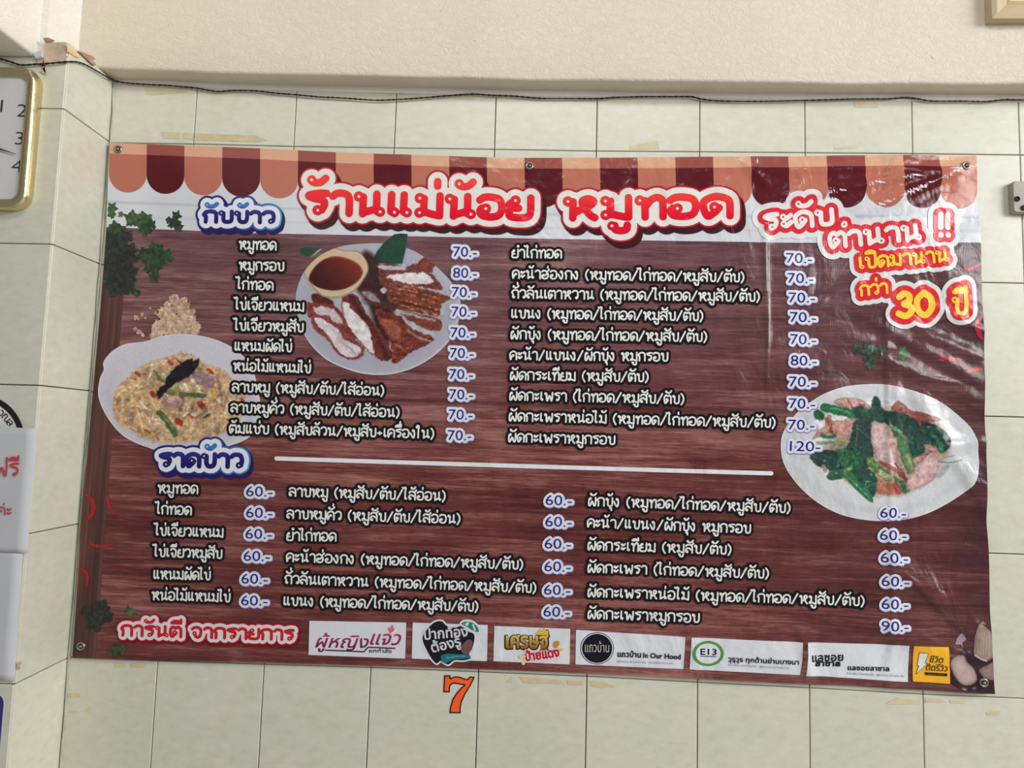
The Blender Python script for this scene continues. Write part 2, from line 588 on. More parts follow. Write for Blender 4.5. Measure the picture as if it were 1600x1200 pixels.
flake([(59, 95), (68, 92), (80, 84), (74, 97), (66, 106), (72, 117), (63, 112), (70, 104), (60, 101)], Y=-D - .0015, th=.0007, mat='old_mortar', parent=wall_left)

# sealant in the corner between the return and the wall
pts = []
rn = random.Random(2)
for i in range(60):
    z = ZO + 1.119 - i * 1.75 / 59
    pts.append((XC + 0.0045 + rn.uniform(-.0007, .0007), -0.0075 + rn.uniform(-.0008, .0008), z))
rad = [0.0022 + rn.uniform(-.0007, .0009) + (0.0035 if i == 0 else 0) for i in range(60)]
mesh('corner_sealant', *tube(pts, rad, 8), M['sealant'], wall_back, smooth=True)


def decal(px, Y, mat, parent, name, th=0.0004, wob=0.6, seed=0, step=6):
    r_ = random.Random(seed)
    q = []
    for i, a in enumerate(px):
        b = px[(i + 1) % len(px)]
        n_ = max(1, int(math.hypot(b[0] - a[0], b[1] - a[1]) / step))
        for k in range(n_):
            t = k / n_
            q.append((a[0] + (b[0] - a[0]) * t + r_.uniform(-wob, wob), a[1] + (b[1] - a[1]) * t + r_.uniform(-wob, wob)))
    return flake(q, Y=Y, th=th, mat=mat, name=name, parent=parent)


YD = YF - 0.0001
rz = [[(250, 206), (281, 207), (281, 217), (256, 216)], [(286, 207), (303, 208), (302, 219), (286, 217)], [(306, 208), (400, 212), (418, 219), (400, 222), (306, 219)],
      [(225, 137), (300, 139), (295, 144), (238, 149), (229, 147)],
      [(812, 1058), (878, 1063), (876, 1069), (845, 1068), (818, 1067)], [(886, 1063), (912, 1064), (911, 1071), (888, 1070)], [(922, 1064), (945, 1066), (964, 1073), (940, 1075), (922, 1072)],
      [(178, 1036), (197, 1037), (197, 1043), (180, 1043)], [(205, 1036), (229, 1037), (227, 1043), (205, 1043)],
      [(105, 1083), (124, 1084), (127, 1089), (106, 1091)], [(134, 1109), (141, 1104), (143, 1112), (133, 1112)], [(108, 1110), (121, 1111), (121, 1113), (108, 1113)],
      [(794, 1063), (800, 1058), (800, 1067), (790, 1066)],
      [(984, 228), (1028, 220), (1031, 232), (985, 234)], [(1304, 230), (1338, 226), (1340, 231), (1305, 233)], [(1334, 160), (1372, 160), (1372, 168), (1336, 168)], [(716, 147), (745, 149), (742, 156), (716, 154)]]
rz += [[(1384, 1099), (1402, 1090), (1412, 1093), (1438, 1094), (1438, 1100), (1410, 1101)], [(1446, 1091), (1468, 1091), (1480, 1097), (1446, 1098)],
       [(1483, 1093), (1510, 1096), (1505, 1100), (1484, 1099)], [(1540, 1113), (1562, 1110), (1562, 1117), (1542, 1118)]]
M['tape_faint'] = simple('faint_adhesive_film', (203, 194, 160), 0.6, var=0.06, scale=60)
for i, p in enumerate(rz):
    decal(p, YD, 'tape' if i in (2, 4, 5, 6, 8, 9) else 'tape_faint', wall_back, 'tape_residue', seed=i)
decal([(26, 1036), (33, 1033), (35, 1037), (31, 1040), (33, 1044), (28, 1047)], -D - .0001, 'tape', wall_left, 'tape_residue', seed=77, step=4, wob=.3)


# ------------------------------------------------------------------ print engine
def field_mesh(Fv, x0, y0, step, level=0.0, maxrun=10):
    """region Fv < level on a grid, as polygons in pixel coordinates -> (P, faces)"""
    H, Wd = Fv.shape
    Fv = np.where(np.abs(Fv - level) < 1e-4, level + 1e-4, Fv)
    ins = Fv < level
    a, b, c, e = ins[:-1, :-1], ins[:-1, 1:], ins[1:, 1:], ins[1:, :-1]
    cnt = a.astype(int) + b + c + e
    P, key, F = [], {}, []

    def node(j, i):
        k = (j, i)
        if k not in key:
            key[k] = len(P)
            P.append((x0 + i * step, y0 + j * step))
        return key[k]

    def cross(j0, i0, j1, i1):
        k = (j0, i0, j1, i1) if (j0, i0) < (j1, i1) else (j1, i1, j0, i0)
        if k not in key:
            f0, f1 = Fv[j0, i0], Fv[j1, i1]
            t = min(max((level - f0) / (f1 - f0), 0.02), 0.98)
            key[k] = len(P)
            P.append((x0 + (i0 + (i1 - i0) * t) * step, y0 + (j0 + (j1 - j0) * t) * step))
        return key[k]
    for j in range(H - 1):
        row = cnt[j]
        if not row.any(): continue
        full = row == 4
        i = 0
        idx = np.flatnonzero(np.diff(np.concatenate(([0], full.astype(int), [0]))))
        for s, t in zip(idx[::2], idx[1::2]):
            while s < t:
                q = min(s + maxrun, t)
                F.append((node(j, s), node(j + 1, s), node(j + 1, q), node(j, q)))
                s = q
        for i in np.flatnonzero((row > 0) & (row < 4)):
            cs = [(j, i), (j + 1, i), (j + 1, i + 1), (j, i + 1)]
            poly = []
            for k in range(4):
                p, q = cs[k], cs[(k + 1) % 4]
                if ins[p]: poly.append(node(*p))
                if ins[p] != ins[q]: poly.append(cross(*p, *q))
            if len(poly) >= 3: F.append(tuple(poly))
    return np.array(P).reshape(-1, 2), F


def seg_dist(X, Y, A, B):
    """min distance from grid to segments"""
    best = np.full(X.shape, 1e9)
    for (ax, ay), (bx, by) in zip(A, B):
        dx, dy = bx - ax, by - ay
        L = dx * dx + dy * dy + 1e-12
        t = np.clip(((X - ax) * dx + (Y - ay) * dy) / L, 0, 1)
        dd = (X - ax - t * dx) ** 2 + (Y - ay - t * dy) ** 2
        np.minimum(best, dd, out=best)
    return np.sqrt(best)


def poly_sdf(X, Y, pts):
    P = np.asarray(pts, float)
    Q = np.roll(P, -1, 0)
    dd = seg_dist(X, Y, P, Q)
    ins = np.zeros(X.shape, bool)
    for (ax, ay), (bx, by) in zip(P, Q):
        if ay == by: continue
        c = ((ay > Y) != (by > Y)) & (X < (bx - ax) * (Y - ay) / (by - ay) + ax)
        ins ^= c
    return np.where(ins, -dd, dd)


# stroke letters.  'o' entries are head loops (x, y, radius)
def _g(w, strokes, loops=()): return (w, [catmull(s, 5) if len(s) > 2 else np.array(s, float) for s in strokes], list(loops))


G = {
 'ก': _g(.60, [[(.10, 0), (.11, .5), (.03, .68), (.13, .93), (.32, 1), (.50, .9), (.54, .65), (.54, 0)]]),
 'ข': _g(.60, [[(.2, .84), (.2, .3), (.26, .05), (.36, 0), (.47, .06), (.53, .35), (.54, 1)]], [(.1, .85, .1)]),
 'ค': _g(.60, [[(.24, .46), (.15, .3), (.08, 0), (.04, .4), (.06, .78), (.28, 1), (.5, .86), (.55, .6), (.55, 0)]], [(.29, .5, .09)]),
 'ง': _g(.50, [[(.33, .84), (.36, .4), (.32, .06), (.25, 0), (.16, .16), (.03, .56)]], [(.25, .87, .1)]),
 'จ': _g(.56, [[(.04, .84), (.15, .98), (.3, 1), (.45, .86), (.48, .5), (.43, .12), (.32, 0), (.22, .1), (.2, .3)]], [(.16, .4, .09)]),
 'ซ': _g(.64, [[(.2, .84), (.2, .3), (.26, .05), (.36, 0), (.47, .06), (.53, .35), (.5, .62), (.42, .72)], [(.42, .72), (.56, .82), (.66, 1.04)]], [(.1, .85, .1)]),
 'ด': _g(.60, [[(.34, .42), (.26, .2), (.12, 0), (.04, .4), (.06, .78), (.28, 1), (.5, .86), (.55, .6), (.55, 0)]], [(.25, .46, .1)]),
 'ต': _g(.62, [[(.34, .40), (.26, .2), (.12, 0), (.04, .4), (.06, .78), (.18, .99), (.3, .86), (.43, .99), (.55, .8), (.57, .6), (.57, 0)]], [(.25, .44, .1)]),
 'ถ': _g(.60, [[(.1, .16), (.12, .5), (.03, .68), (.13, .93), (.32, 1), (.50, .9), (.54, .65), (.54, 0)]], [(.18, .11, .1)]),
 'ท': _g(.60, [[(.2, .84), (.2, 0)], [(.2, .5), (.32, .88), (.44, 1), (.53, .88), (.55, .65), (.55, 0)]], [(.1, .86, .1)]),
 'น': _g(.68, [[(.2, .84), (.19, .0)], [(.19, .04), (.35, .16), (.5, .26)], [(.5, 1), (.5, .14)]], [(.1, .86, .1), (.58, .12, .09)]),
 'บ': _g(.60, [[(.2, .84), (.19, .3), (.23, .06), (.36, 0), (.49, .06), (.54, .3), (.54, 1)]], [(.1, .86, .1)]),
 'ป': _g(.60, [[(.2, .84), (.19, .3), (.23, .06), (.36, 0), (.49, .06), (.54, .3), (.55, 1.38)]], [(.1, .86, .1)]),
 'ผ': _g(.68, [[(.11, .84), (.08, .45), (.1, .04), (.2, .04), (.34, .52), (.47, .04), (.57, .04), (.61, .45), (.61, 1)]], [(.2, .86, .1)]),
 'ฝ': _g(.68, [[(.11, .84), (.08, .45), (.1, .04), (.2, .04), (.34, .52), (.47, .04), (.57, .04), (.61, .45), (.61, 1.4)]], [(.2, .86, .1)]),
 'พ': _g(.72, [[(.18, .84), (.18, .3), (.24, 0), (.4, .6), (.56, 0), (.63, .3), (.64, 1)]], [(.09, .86, .1)]),
 'ฟ': _g(.72, [[(.18, .84), (.18, .3), (.24, 0), (.4, .6), (.56, 0), (.63, .3), (.64, 1.4)]], [(.09, .86, .1)]),
 'ม': _g(.62, [[(.2, .84), (.19, .14)], [(.18, .2), (.36, .08), (.52, .0)], [(.55, 0), (.55, 1)]], [(.1, .86, .1), (.1, .13, .1)]),
 'ย': _g(.58, [[(.12, .78), (.05, .64), (.12, .5), (.26, .47)], [(.16, .5), (.06, .34), (.08, .06), (.3, 0), (.47, .05), (.53, .3), (.53, 1)]], [(.19, .86, .1)]),
 'ร': _g(.50, [[(.46, .97), (.28, .97), (.06, .84), (.2, .7), (.38, .62), (.42, .42), (.36, .14)]], [(.27, .12, .1)]),
 'ล': _g(.60, [[(.05, .82), (.15, .98), (.32, 1), (.49, .88), (.54, .6), (.54, 0)], [(.06, .16), (.05, .36), (.14, .54), (.28, .56), (.42, .42), (.54, .3)]], [(.15, .12, .1)]),
 'ว': _g(.52, [[(.04, .82), (.14, .98), (.28, 1), (.42, .9), (.47, .55), (.44, .14)]], [(.35, .12, .1)]),
 'ส': _g(.62, [[(.05, .82), (.15, .98), (.32, 1), (.49, .88), (.54, .6), (.54, 0)], [(.06, .16), (.05, .36), (.14, .54), (.28, .56), (.42, .42), (.54, .3)], [(.42, .92), (.54, 1.02), (.62, 1.18)]], [(.15, .12, .1)]),
 'ห': _g(.68, [[(.2, .84), (.19, 0)], [(.19, .2), (.34, .42), (.52, .62), (.6, .84), (.5, .98), (.38, .86), (.42, .5), (.54, .12), (.62, 0)]], [(.1, .86, .1)]),
 'อ': _g(.60, [[(.04, .84), (.14, .98), (.3, 1), (.48, .88), (.54, .5), (.48, .12), (.3, 0), (.1, .08), (.05, .3), (.09, .44)]], [(.18, .42, .1)]),
 'ฮ': _g(.64, [[(.04, .84), (.14, .98), (.3, .98), (.42, .86), (.62, 1.12)], [(.42, .86), (.54, .5), (.48, .12), (.3, 0), (.1, .08), (.05, .3), (.09, .44)], [(.3, .4), (.4, .55), (.53, .5)]], [(.18, .42, .09)]),
 'ะ': _g(.40, [[(.12, .66), (.2, .63), (.34, .84)], [(.12, .18), (.2, .15), (.34, .36)]], [(.1, .76, .08), (.1, .28, .08)]),
 'า': _g(.48, [[(.05, .84), (.14, .98), (.26, 1), (.38, .9), (.42, .65), (.42, 0)]]),
 'ำ': _g(.48, [[(.05, .84), (.14, .98), (.26, 1), (.38, .9), (.42, .65), (.42, 0)]], [(-.1, 1.3, .1)]),
 'เ': _g(.30, [[(.1, 1), (.09, .15)]], [(.17, .12, .09)]),
 'แ': _g(.58, [[(.1, 1), (.09, .15)], [(.38, 1), (.37, .15)]], [(.17, .12, .09), (.45, .12, .09)]),
 'ไ': _g(.34, [[(-.12, 1.46), (-.02, 1.36), (.08, 1.5), (.17, 1.36), (.13, 1.1), (.12, .14)]], [(.19, .11, .07)]),
 'ใ': _g(.34, [[(-.02, 1.36), (.04, 1.5), (.15, 1.46), (.17, 1.3), (.13, 1.0), (.12, .0)]], [(.0, 1.3, .07)]),
 '(': _g(.34, [[(.26, 1.2), (.1, .85), (.08, .35), (.24, -.14)]]),
 ')': _g(.34, [[(.06, 1.2), (.22, .85), (.24, .35), (.08, -.14)]]),
 '/': _g(.54, [[(.06, -.06), (.46, 1.16)]]),
 '+': _g(.48, [[(.08, .45), (.4, .45)], [(.24, .29), (.24, .61)]]),
 '!': _g(.34, [[(.16, 1.1), (.15, .45)], [(.15, .05), (.15, .04)]]),
 '3': _g(.66, [[(.10, .86), (.3, 1), (.5, .88), (.48, .64), (.28, .54), (.5, .44), (.58, .22), (.34, 0), (.06, .12)]]),
 '0': _g(.76, [[(.36, 1), (.62, .75), (.64, .3), (.38, 0), (.12, .25), (.1, .7), (.36, 1)]]),
 ' ': _g(.38, []),
}
MK = {
 '่': ([[(-.13, 1.24), (-.13, 1.46)]], []),
 '้': ([[(-.36, 1.28), (-.26, 1.24), (-.16, 1.3), (-.07, 1.48)]], [(-.38, 1.38, .06)]),
 'ั': ([[(-.42, 1.26), (-.28, 1.2), (-.14, 1.26), (-.03, 1.46)]], [(-.44, 1.36, .07)]),
 'ิ': ([[(-.52, 1.22), (-.44, 1.36), (-.28, 1.42), (-.12, 1.34), (-.06, 1.22)], [(-.52, 1.22), (-.06, 1.22)]], []),
 'ี': ([[(-.52, 1.22), (-.44, 1.36), (-.28, 1.42), (-.12, 1.34), (-.06, 1.22)], [(-.52, 1.22), (-.06, 1.22)], [(-.06, 1.22), (-.06, 1.54)]], []),
 'ื': ([[(-.52, 1.22), (-.44, 1.36), (-.28, 1.42), (-.12, 1.34), (-.06, 1.22)], [(-.52, 1.22), (-.06, 1.22)], [(-.06, 1.22), (-.06, 1.54)], [(-.2, 1.34), (-.2, 1.52)]], []),
 'ุ': ([[(-.13, -.2), (-.11, -.46)]], [(-.2, -.2, .06)]),
 'ู': ([[(-.34, -.2), (-.34, -.38), (-.24, -.46), (-.12, -.4), (-.1, -.18)]], [(-.4, -.2, .06)]),
}
MK = {k: ([catmull(s, 4) if len(s) > 2 else np.array(s, float) for s in a], b) for k, (a, b) in MK.items()}
UPV = set('ัิีื')


def layout(text, track=0.05, p=0.1):
    """-> list of (strokes, loops) placed in letter-height units, total width"""
    out, x, prev = [], 0.0, ''
    for ch in text:
        if ch in MK:
            st, lo = MK[ch]
            dy = (0.30 + p * .8) if (ch in '่้' and prev in UPV) else 0.0
            dy += (2 * p - 0.13) if ch not in 'ุู' else -max(0.0, 2 * p - 0.16)
            ox = x - track
            out.append(([s + np.array((ox, dy)) for s in st], [(a + ox, b + dy, c) for a, b, c in lo]))
        else:
            wd, st, lo = G[ch]
            out.append(([s + np.array((x, 0)) for s in st], [(a + x, b + ((2 * p - .1) if ch == 'ำ' else 0), c) for a, b, c in lo]))
            x += wd + track
        prev = ch
    return out, x - track


def text_field(text, p0, p1, H, pen, pad, step, lean=0.0, fat=False, italic=0.0):
    """signed distance (px) of a lettering line; p0,p1 baseline ends in px, H letter height in px"""
    lay, tw = layout(text, p=pen / (H - 2 * pen))
    p0, p1 = np.array(p0, float), np.array(p1, float)
    L = np.linalg.norm(p1 - p0)
    u = (p1 - p0) / L
    v = np.array((u[1], -u[0])) + u * lean
    sx = (L - 2 * pen) / tw
    sy = H - 2 * pen
    org = p0 + u * pen + v * pen

    def T(q):
        q = np.asarray(q, float).reshape(-1, 2)
        return org + q[:, :1] * sx * u + q[:, 1:] * sy * v + q[:, 1:] * italic * sy * u
    lo = np.minimum(p0, p1) - np.array((pad + H * .4, pad + H * 2.1))
    hi = np.maximum(p0, p1) + np.array((pad + H * .4, pad + H * .9))
    xs = np.arange(lo[0], hi[0] + step, step)
    ys = np.arange(lo[1], hi[1] + step, step)
    F = np.full((len(ys), len(xs)), 1e3)
    dots = []
    for st, loops in lay:
        A, B = [], []
        for s in st:
            q = T(s)
            A += list(q[:-1]); B += list(q[1:])
        for cx, cy, cr in loops:
            an = np.linspace(0, 2 * np.pi, 9)
            c = T([(cx, cy)])[0]
            rr = cr * sy * 0.75
            q = c + rr * np.stack([np.cos(an), np.sin(an)], 1)
            A += list(q[:-1]); B += list(q[1:])
            if fat: dots.append(c)
        if not A: continue
        AB = np.vstack([A, B])
        m = pad + pen + 2
        i0, i1 = np.searchsorted(xs, [AB[:, 0].min() - m, AB[:, 0].max() + m])
        j0, j1 = np.searchsorted(ys, [AB[:, 1].min() - m, AB[:, 1].max() + m])
        X, Y = np.meshgrid(xs[i0:i1], ys[j0:j1])
        dd = seg_dist(X, Y, A, B) - pen
        F[j0:j1, i0:i1] = np.minimum(F[j0:j1, i0:i1], dd)
    Fi = F
    if fat and dots:
        Fi = F.copy()
        X, Y = np.meshgrid(xs, ys)
        for c in dots:
            Fi = np.maximum(Fi, fat * H - np.hypot(X - c[0], Y - c[1]))
    return F, Fi, xs[0], ys[0]


_gc = {}
_tri = {}


def tri_inside(X, Y, T3):
    """mask of grid points covered by any of the triangles"""
    ins = np.zeros(X.shape, bool)
    xs, ys = X[0], Y[:, 0]
    for (a, b, c) in T3:
        i0, i1 = np.searchsorted(xs, [min(a[0], b[0], c[0]), max(a[0], b[0], c[0])])
        j0, j1 = np.searchsorted(ys, [min(a[1], b[1], c[1]), max(a[1], b[1], c[1])])
        if i1 <= i0 or j1 <= j0: continue
        x, y = X[j0:j1, i0:i1], Y[j0:j1, i0:i1]
        e = lambda p, q: (q[0] - p[0]) * (y - p[1]) - (q[1] - p[1]) * (x - p[0])
        e1, e2, e3 = e(a, b), e(b, c), e(c, a)
        ins[j0:j1, i0:i1] |= ((e1 >= 0) & (e2 >= 0) & (e3 >= 0)) | ((e1 <= 0) & (e2 <= 0) & (e3 <= 0))
    return ins


def font_outline(s):
    """outline segments of a string in the built-in font (em units)"""
    if s in _gc: return _gc[s]
    c = bpy.data.curves.new('glyphs', 'FONT')
    c.body = s
    c.resolution_u = 3
    o = bpy.data.objects.new('glyphs', c)
    sc.collection.objects.link(o)
    dg = bpy.context.evaluated_depsgraph_get()
    m = o.evaluated_get(dg).to_mesh()
    vs = np.array([v.co[:2] for v in m.vertices]).reshape(-1, 2)
    cnt = {}
    for p in m.polygons:
        for k in p.edge_keys: cnt[k] = cnt.get(k, 0) + 1
    seg = [k for k, n_ in cnt.items() if n_ == 1]
    A = np.array([vs[a] for a, b in seg]).reshape(-1, 2)
    B = np.array([vs[b] for a, b in seg]).reshape(-1, 2)
    m.calc_loop_triangles()
    _tri[s] = np.array([[vs[i] for i in t_.vertices] for t_ in m.loop_triangles])
    o.evaluated_get(dg).to_mesh_clear()
    bpy.data.objects.remove(o)
    bpy.data.curves.remove(c)
    _gc[s] = (A, B)
    return A, B


def font_field(s, p0, p1, H, pad, step, cap=0.69, italic=0.0):
    A, B = font_outline(s)
    p0, p1 = np.array(p0, float), np.array(p1, float)
    L = np.linalg.norm(p1 - p0)
    u = (p1 - p0) / L
    v = np.array((u[1], -u[0]))
    xm, xM = A[:, 0].min(), A[:, 0].max()
    sx, sy = L / (xM - xm), H / cap
    T = lambda q: p0 + (q[:, :1] - xm) * sx * u + q[:, 1:] * sy * v + q[:, 1:] * italic * sy * u
    A, B = T(A), T(B)
    T3 = T(_tri[s].reshape(-1, 2)).reshape(-1, 3, 2)
    AB = np.vstack([A, B])
    lo, hi = AB.min(0) - pad - 1, AB.max(0) + pad + 1
    xs = np.arange(lo[0], hi[0] + step, step)
    ys = np.arange(lo[1], hi[1] + step, step)
    X, Y = np.meshgrid(xs, ys)
    F = np.full(X.shape, 1e6)
    ins = tri_inside(X, Y, T3)
    for (ax, ay), (bx, by) in zip(A, B):
        m = pad + 2
        i0, i1 = np.searchsorted(xs, [min(ax, bx) - m, max(ax, bx) + m])
        x_, y_ = X[:, i0:i1], Y[:, i0:i1]
        dx, dy = bx - ax, by - ay
        t = np.clip(((x_ - ax) * dx + (y_ - ay) * dy) / (dx * dx + dy * dy + 1e-12), 0, 1)
        F[:, i0:i1] = np.minimum(F[:, i0:i1], (x_ - ax - t * dx) ** 2 + (y_ - ay - t * dy) ** 2)
    F = np.sqrt(F)
    F = np.where(ins, -F, F)
    return F, F, xs[0], ys[0]


# ------------------------------------------------------------------ banner
YB = -0.0145                     # mean plane of the banner
B_TOP = [(172, 224), (302, 229), (400, 232.5), (520, 238), (617, 241), (700, 243.5), (800, 246), (1000, 246), (1200, 244.5), (1400, 244), (1526, 243)]
B_BOT = [(113, 1028), (400, 1035.5), (600, 1041), (800, 1047.5), (1000, 1056), (1200, 1066), (1400, 1075.5), (1553, 1083.5)]
B_LFT = [(172, 224), (170.5, 300), (163, 400), (155, 500), (146.5, 600), (137, 710), (128, 800), (121.5, 900), (113, 1028)]
B_RGT = [(1526, 243), (1532, 380), (1534.5, 450), (1536.5, 600), (1539, 700), (1542.5, 800), (1546, 900), (1549, 980), (1553, 1083.5)]


def curve1(pts):
    P = catmull(pts, 10)
    s = np.concatenate([[0], np.cumsum(np.linalg.norm(np.diff(P, axis=0), axis=1))])
    s /= s[-1]
    return lambda t: np.stack([np.interp(t, s, P[:, 0]), np.interp(t, s, P[:, 1])], -1)


cT, cB, cL, cR = curve1(B_TOP), curve1(B_BOT), curve1(B_LFT), curve1(B_RGT)


def sheet(s, t):
    """s 0..1 left-right, t 0..1 top-bottom -> photo px"""
    s, t = np.broadcast_arrays(np.asarray(s, float), np.asarray(t, float))
    S, Tt = s[..., None], t[..., None]
    p = cT(s) * (1 - Tt) + cB(s) * Tt + cL(t) * (1 - S) + cR(t) * S
    c00, c10, c01, c11 = np.array(B_TOP[0]), np.array(B_TOP[-1]), np.array(B_BOT[0]), np.array(B_BOT[-1])
    return p - (c00 * (1 - S) * (1 - Tt) + c10 * S * (1 - Tt) + c01 * (1 - S) * Tt + c11 * S * Tt)


def ridge(x, z, a, b, wdt, amp, skew=0.0):
    A, B = Wn([a], YB)[0], Wn([b], YB)[0]
    ax, az, bx, bz = A[0], A[2], B[0], B[2]
    dx, dz = bx - ax, bz - az
    L = math.hypot(dx, dz)
    t = ((x - ax) * dx + (z - az) * dz) / L
    n = ((x - ax) * -dz + (z - az) * dx) / L
    e = np.clip(np.minimum(t, L - t) / (0.25 * L) + 0.5, 0, 1)
    e = e * e * (3 - 2 * e)
    return amp * e * np.exp(-(n / (wdt * (1 + skew * np.sign(n)))) ** 2)


RIDGES = [((1502, 264), (1340, 340), .009, .0022, .2), ((1360, 500), (1530, 600), .012, .0028, .2), ((1460, 480), (1535, 520), .009, .0018, 0), ((1400, 690), (1400, 560), .012, .0016, 0), ((1235, 520), (1290, 470), .008, .0012, 0),
          ((1502, 262), (1215, 318), .0045, .0011, 0), ((1505, 266), (1290, 356), .005, .0013, 0), ((1500, 258), (1300, 248), .003, .0006, 0), ((1195, 400), (1200, 640), .0042, .0008, 0), ((1192, 330), (1194, 420), .0042, .0008, 0),
          ((1383, 500), (1388, 760), .0050, .0008, 0), ((1320, 470), (1352, 428), .004, .0010, 0), ((1440, 600), (1532, 640), .004, .0011, 0), ((1420, 585), (1500, 600), .004, .0009, 0), ((1185, 245), (1172, 300), .004, .0008, 0), ((1260, 250), (1250, 300), .004, .0007, 0),
          ((1405, 890), (1500, 985), .006, .0010, 0), ((1300, 985), (1430, 1000), .006, .0010, 0), ((800, 538), (838, 546), .004, .0005, 0),
          ((1386, 470), (1392, 1070), .0095, .0012, .3), ((1500, 262), (1235, 306), .010, .0030, .2), ((1500, 264), (1330, 330), .012, .0030, .2),
          ((1500, 262), (1180, 268), .008, .0018, .0), ((1350, 545), (1528, 628), .016, .0042, .3), ((1440, 520), (1530, 560), .012, .0026, 0),
          ((1450, 700), (1540, 690), .012, .0030, 0), ((1395, 880), (1540, 1000), .020, .0040, .2), ((1330, 960), (1545, 1040), .02, .0030, 0),
          ((1195, 330), (1199, 560), .005, .0012, .3), ((1260, 480), (1345, 440), .012, .0022, 0), ((1430, 620), (1545, 800), .018, .0034, .3),
          ((1200, 290), (1160, 250), .010, .0022, 0), ((1010, 246), (960, 330), .012, .0012, 0), ((640, 246), (560, 275), .012, .0010, 0),
          ((800, 548), (790, 700), .008, .0006, 0), ((1070, 960), (1090, 1050), .014, .0022, 0), ((1250, 980), (1262, 1060), .012, .0030, .3),
          ((1300, 1058), (1420, 1072), .012, .0016, 0), ((1160, 470), (1150, 900), .012, .0006, 0)]


def relief(x, z):
    h = 0.0016 * np.sin(x * 5.1 + 0.7 + 0.8 * np.sin(z * 3.1)) + 0.0010 * np.sin(z * 9.3 + x * 4.0)
    rt = np.clip((x - 1.15) / 0.5, 0, 1)
    h = h + rt * (0.0030 * np.sin(x * 17 + z * 9 + 1.0) + 0.0016 * np.sin(z * 31 - x * 12) + .0012 * np.sin(x * 43 + 5 * np.sin(z * 11)))
    for r_ in RIDGES: h = h + 1.25 * ridge(x, z, *r_)
    return h


def on_banner(P, layer):
    """px -> world points lying on the banner; layer in metres in front of the sheet"""
    Q = Wn(P, YB)
    x, z = Q[:, 0], Q[:, 2] - ZO
    h = relief(x, Q[:, 2])
    e = 1e-3
    hx = (relief(x + e, Q[:, 2]) - relief(x - e, Q[:, 2])) / (2 * e)
    hz = (relief(x, Q[:, 2] + e) - relief(x, Q[:, 2] - e)) / (2 * e)
    Q[:, 1] = YB - h - layer
    N = np.stack([-hx, -np.ones_like(hx), -hz], 1)
    # outward is -y: surface y = YB - h  ->  normal (-hx, -1, -hz)
    N /= np.linalg.norm(N, axis=1)[:, None]
    return Q, N


banner = tag(empty('menu_banner', (XC + .003, YB, ZO)), 'wide printed vinyl menu banner with wood plank background hung on the tiled wall', 'banner')


def print_part(name, layers, mat='print', label=None, parent=None):
    """layers: list of (P px, faces, colour(s), layer height)"""
    V, N, F, C = [], [], [], []
    n = 0
    for P, fc, col, ly in layers:
        if len(P) == 0: continue
        q, nn = on_banner(P, ly)
        V.append(q); N.append(nn)
        col = np.asarray(col, float)
        if callable(getattr(col, '__call__', None)): pass
        if col.ndim == 1: col = np.repeat(col[None], len(P), 0)
        C.append(lin(col))
        F += [tuple(i + n for i in f_) for f_ in fc]
        n += len(P)
    V, N, C = np.vstack(V), np.vstack(N), np.vstack(C)
    o = mesh(name, V, F, M[mat], parent or banner, smooth=True)
    m = o.data
    ca = m.color_attributes.new('Col', 'FLOAT_COLOR', 'POINT')
    ca.data.foreach_set('color', np.hstack([C, np.ones((len(C), 1))]).astype(np.float32).ravel())
    m.normals_split_custom_set_from_vertices(N.tolist())
    if label: o['label'] = label
    return o


# the sheet itself with the plank print
ns, nt = 330, 200
ss, tt = np.meshgrid(np.linspace(0, 1, ns + 1), np.linspace(0, 1, nt + 1))
P = sheet(ss, tt).reshape(-1, 2)
Fc = [(j * (ns + 1) + i, (j + 1) * (ns + 1) + i, (j + 1) * (ns + 1) + i + 1, j * (ns + 1) + i + 1) for j in range(nt) for i in range(ns)]
sh = print_part('banner_sheet', [(P, Fc, (110, 60, 60), 0.0)], mat='wood_print')

# back of the sheet (white vinyl), with a hem all round, to give the sheet its thickness
q, nn = on_banner(P, -0.0006)
mesh('sheet_back', q, [tuple(reversed(f_)) for f_ in Fc], M['vinyl_white'], banner, smooth=True)


def patch(s0, s1, t0, t1, n, m, f=None):
    s_, t_ = np.meshgrid(np.linspace(s0, s1, n + 1), np.linspace(t0, t1, m + 1))
    P_ = sheet(s_, t_).reshape(-1, 2) if f is None else f(s_, t_).reshape(-1, 2)
    F_ = [(j * (n + 1) + i, (j + 1) * (n + 1) + i, (j + 1) * (n + 1) + i + 1, j * (n + 1) + i + 1) for j in range(m) for i in range(n)]
    return P_, F_


# white boards behind the title
wy = lambda x: np.interp(x, [110, 165, 400, 800, 1200, 1540], [353, 355, 365, 372, 379, 380])


def whitef(s_, t_):
    a = sheet(s_, 0 * s_ + 0.0)
    b = sheet(s_, 0 * s_ + 0.165)
    yb = wy(b[..., 0])
    k = (yb - a[..., 1]) / (b[..., 1] - a[..., 1])
    return a + (b - a) * (k * t_)[..., None]


LY = 0.00045
Pw, Fw = patch(0, 1, 0.02, 1, 300, 36, whitef)
rs = np.random.RandomState(3)
cw = np.repeat(np.array([[208, 211, 219]], float), len(Pw), 0)
cw += (np.interp(Pw[:, 0], np.linspace(100, 1600, 60), rs.uniform(-4, 4, 60)))[:, None]
tv = np.repeat(np.linspace(0.02, 1, 37), 301)
cw *= (1 - 0.10 * np.exp(-((tv - 0.70) / .012) ** 2) - 0.07 * np.exp(-((tv - 0.86) / .010) ** 2) - 0.05 * np.exp(-((tv - 0.93) / .008) ** 2))[:, None]
print_part('white_boards', [(Pw, Fw, cw, LY)])

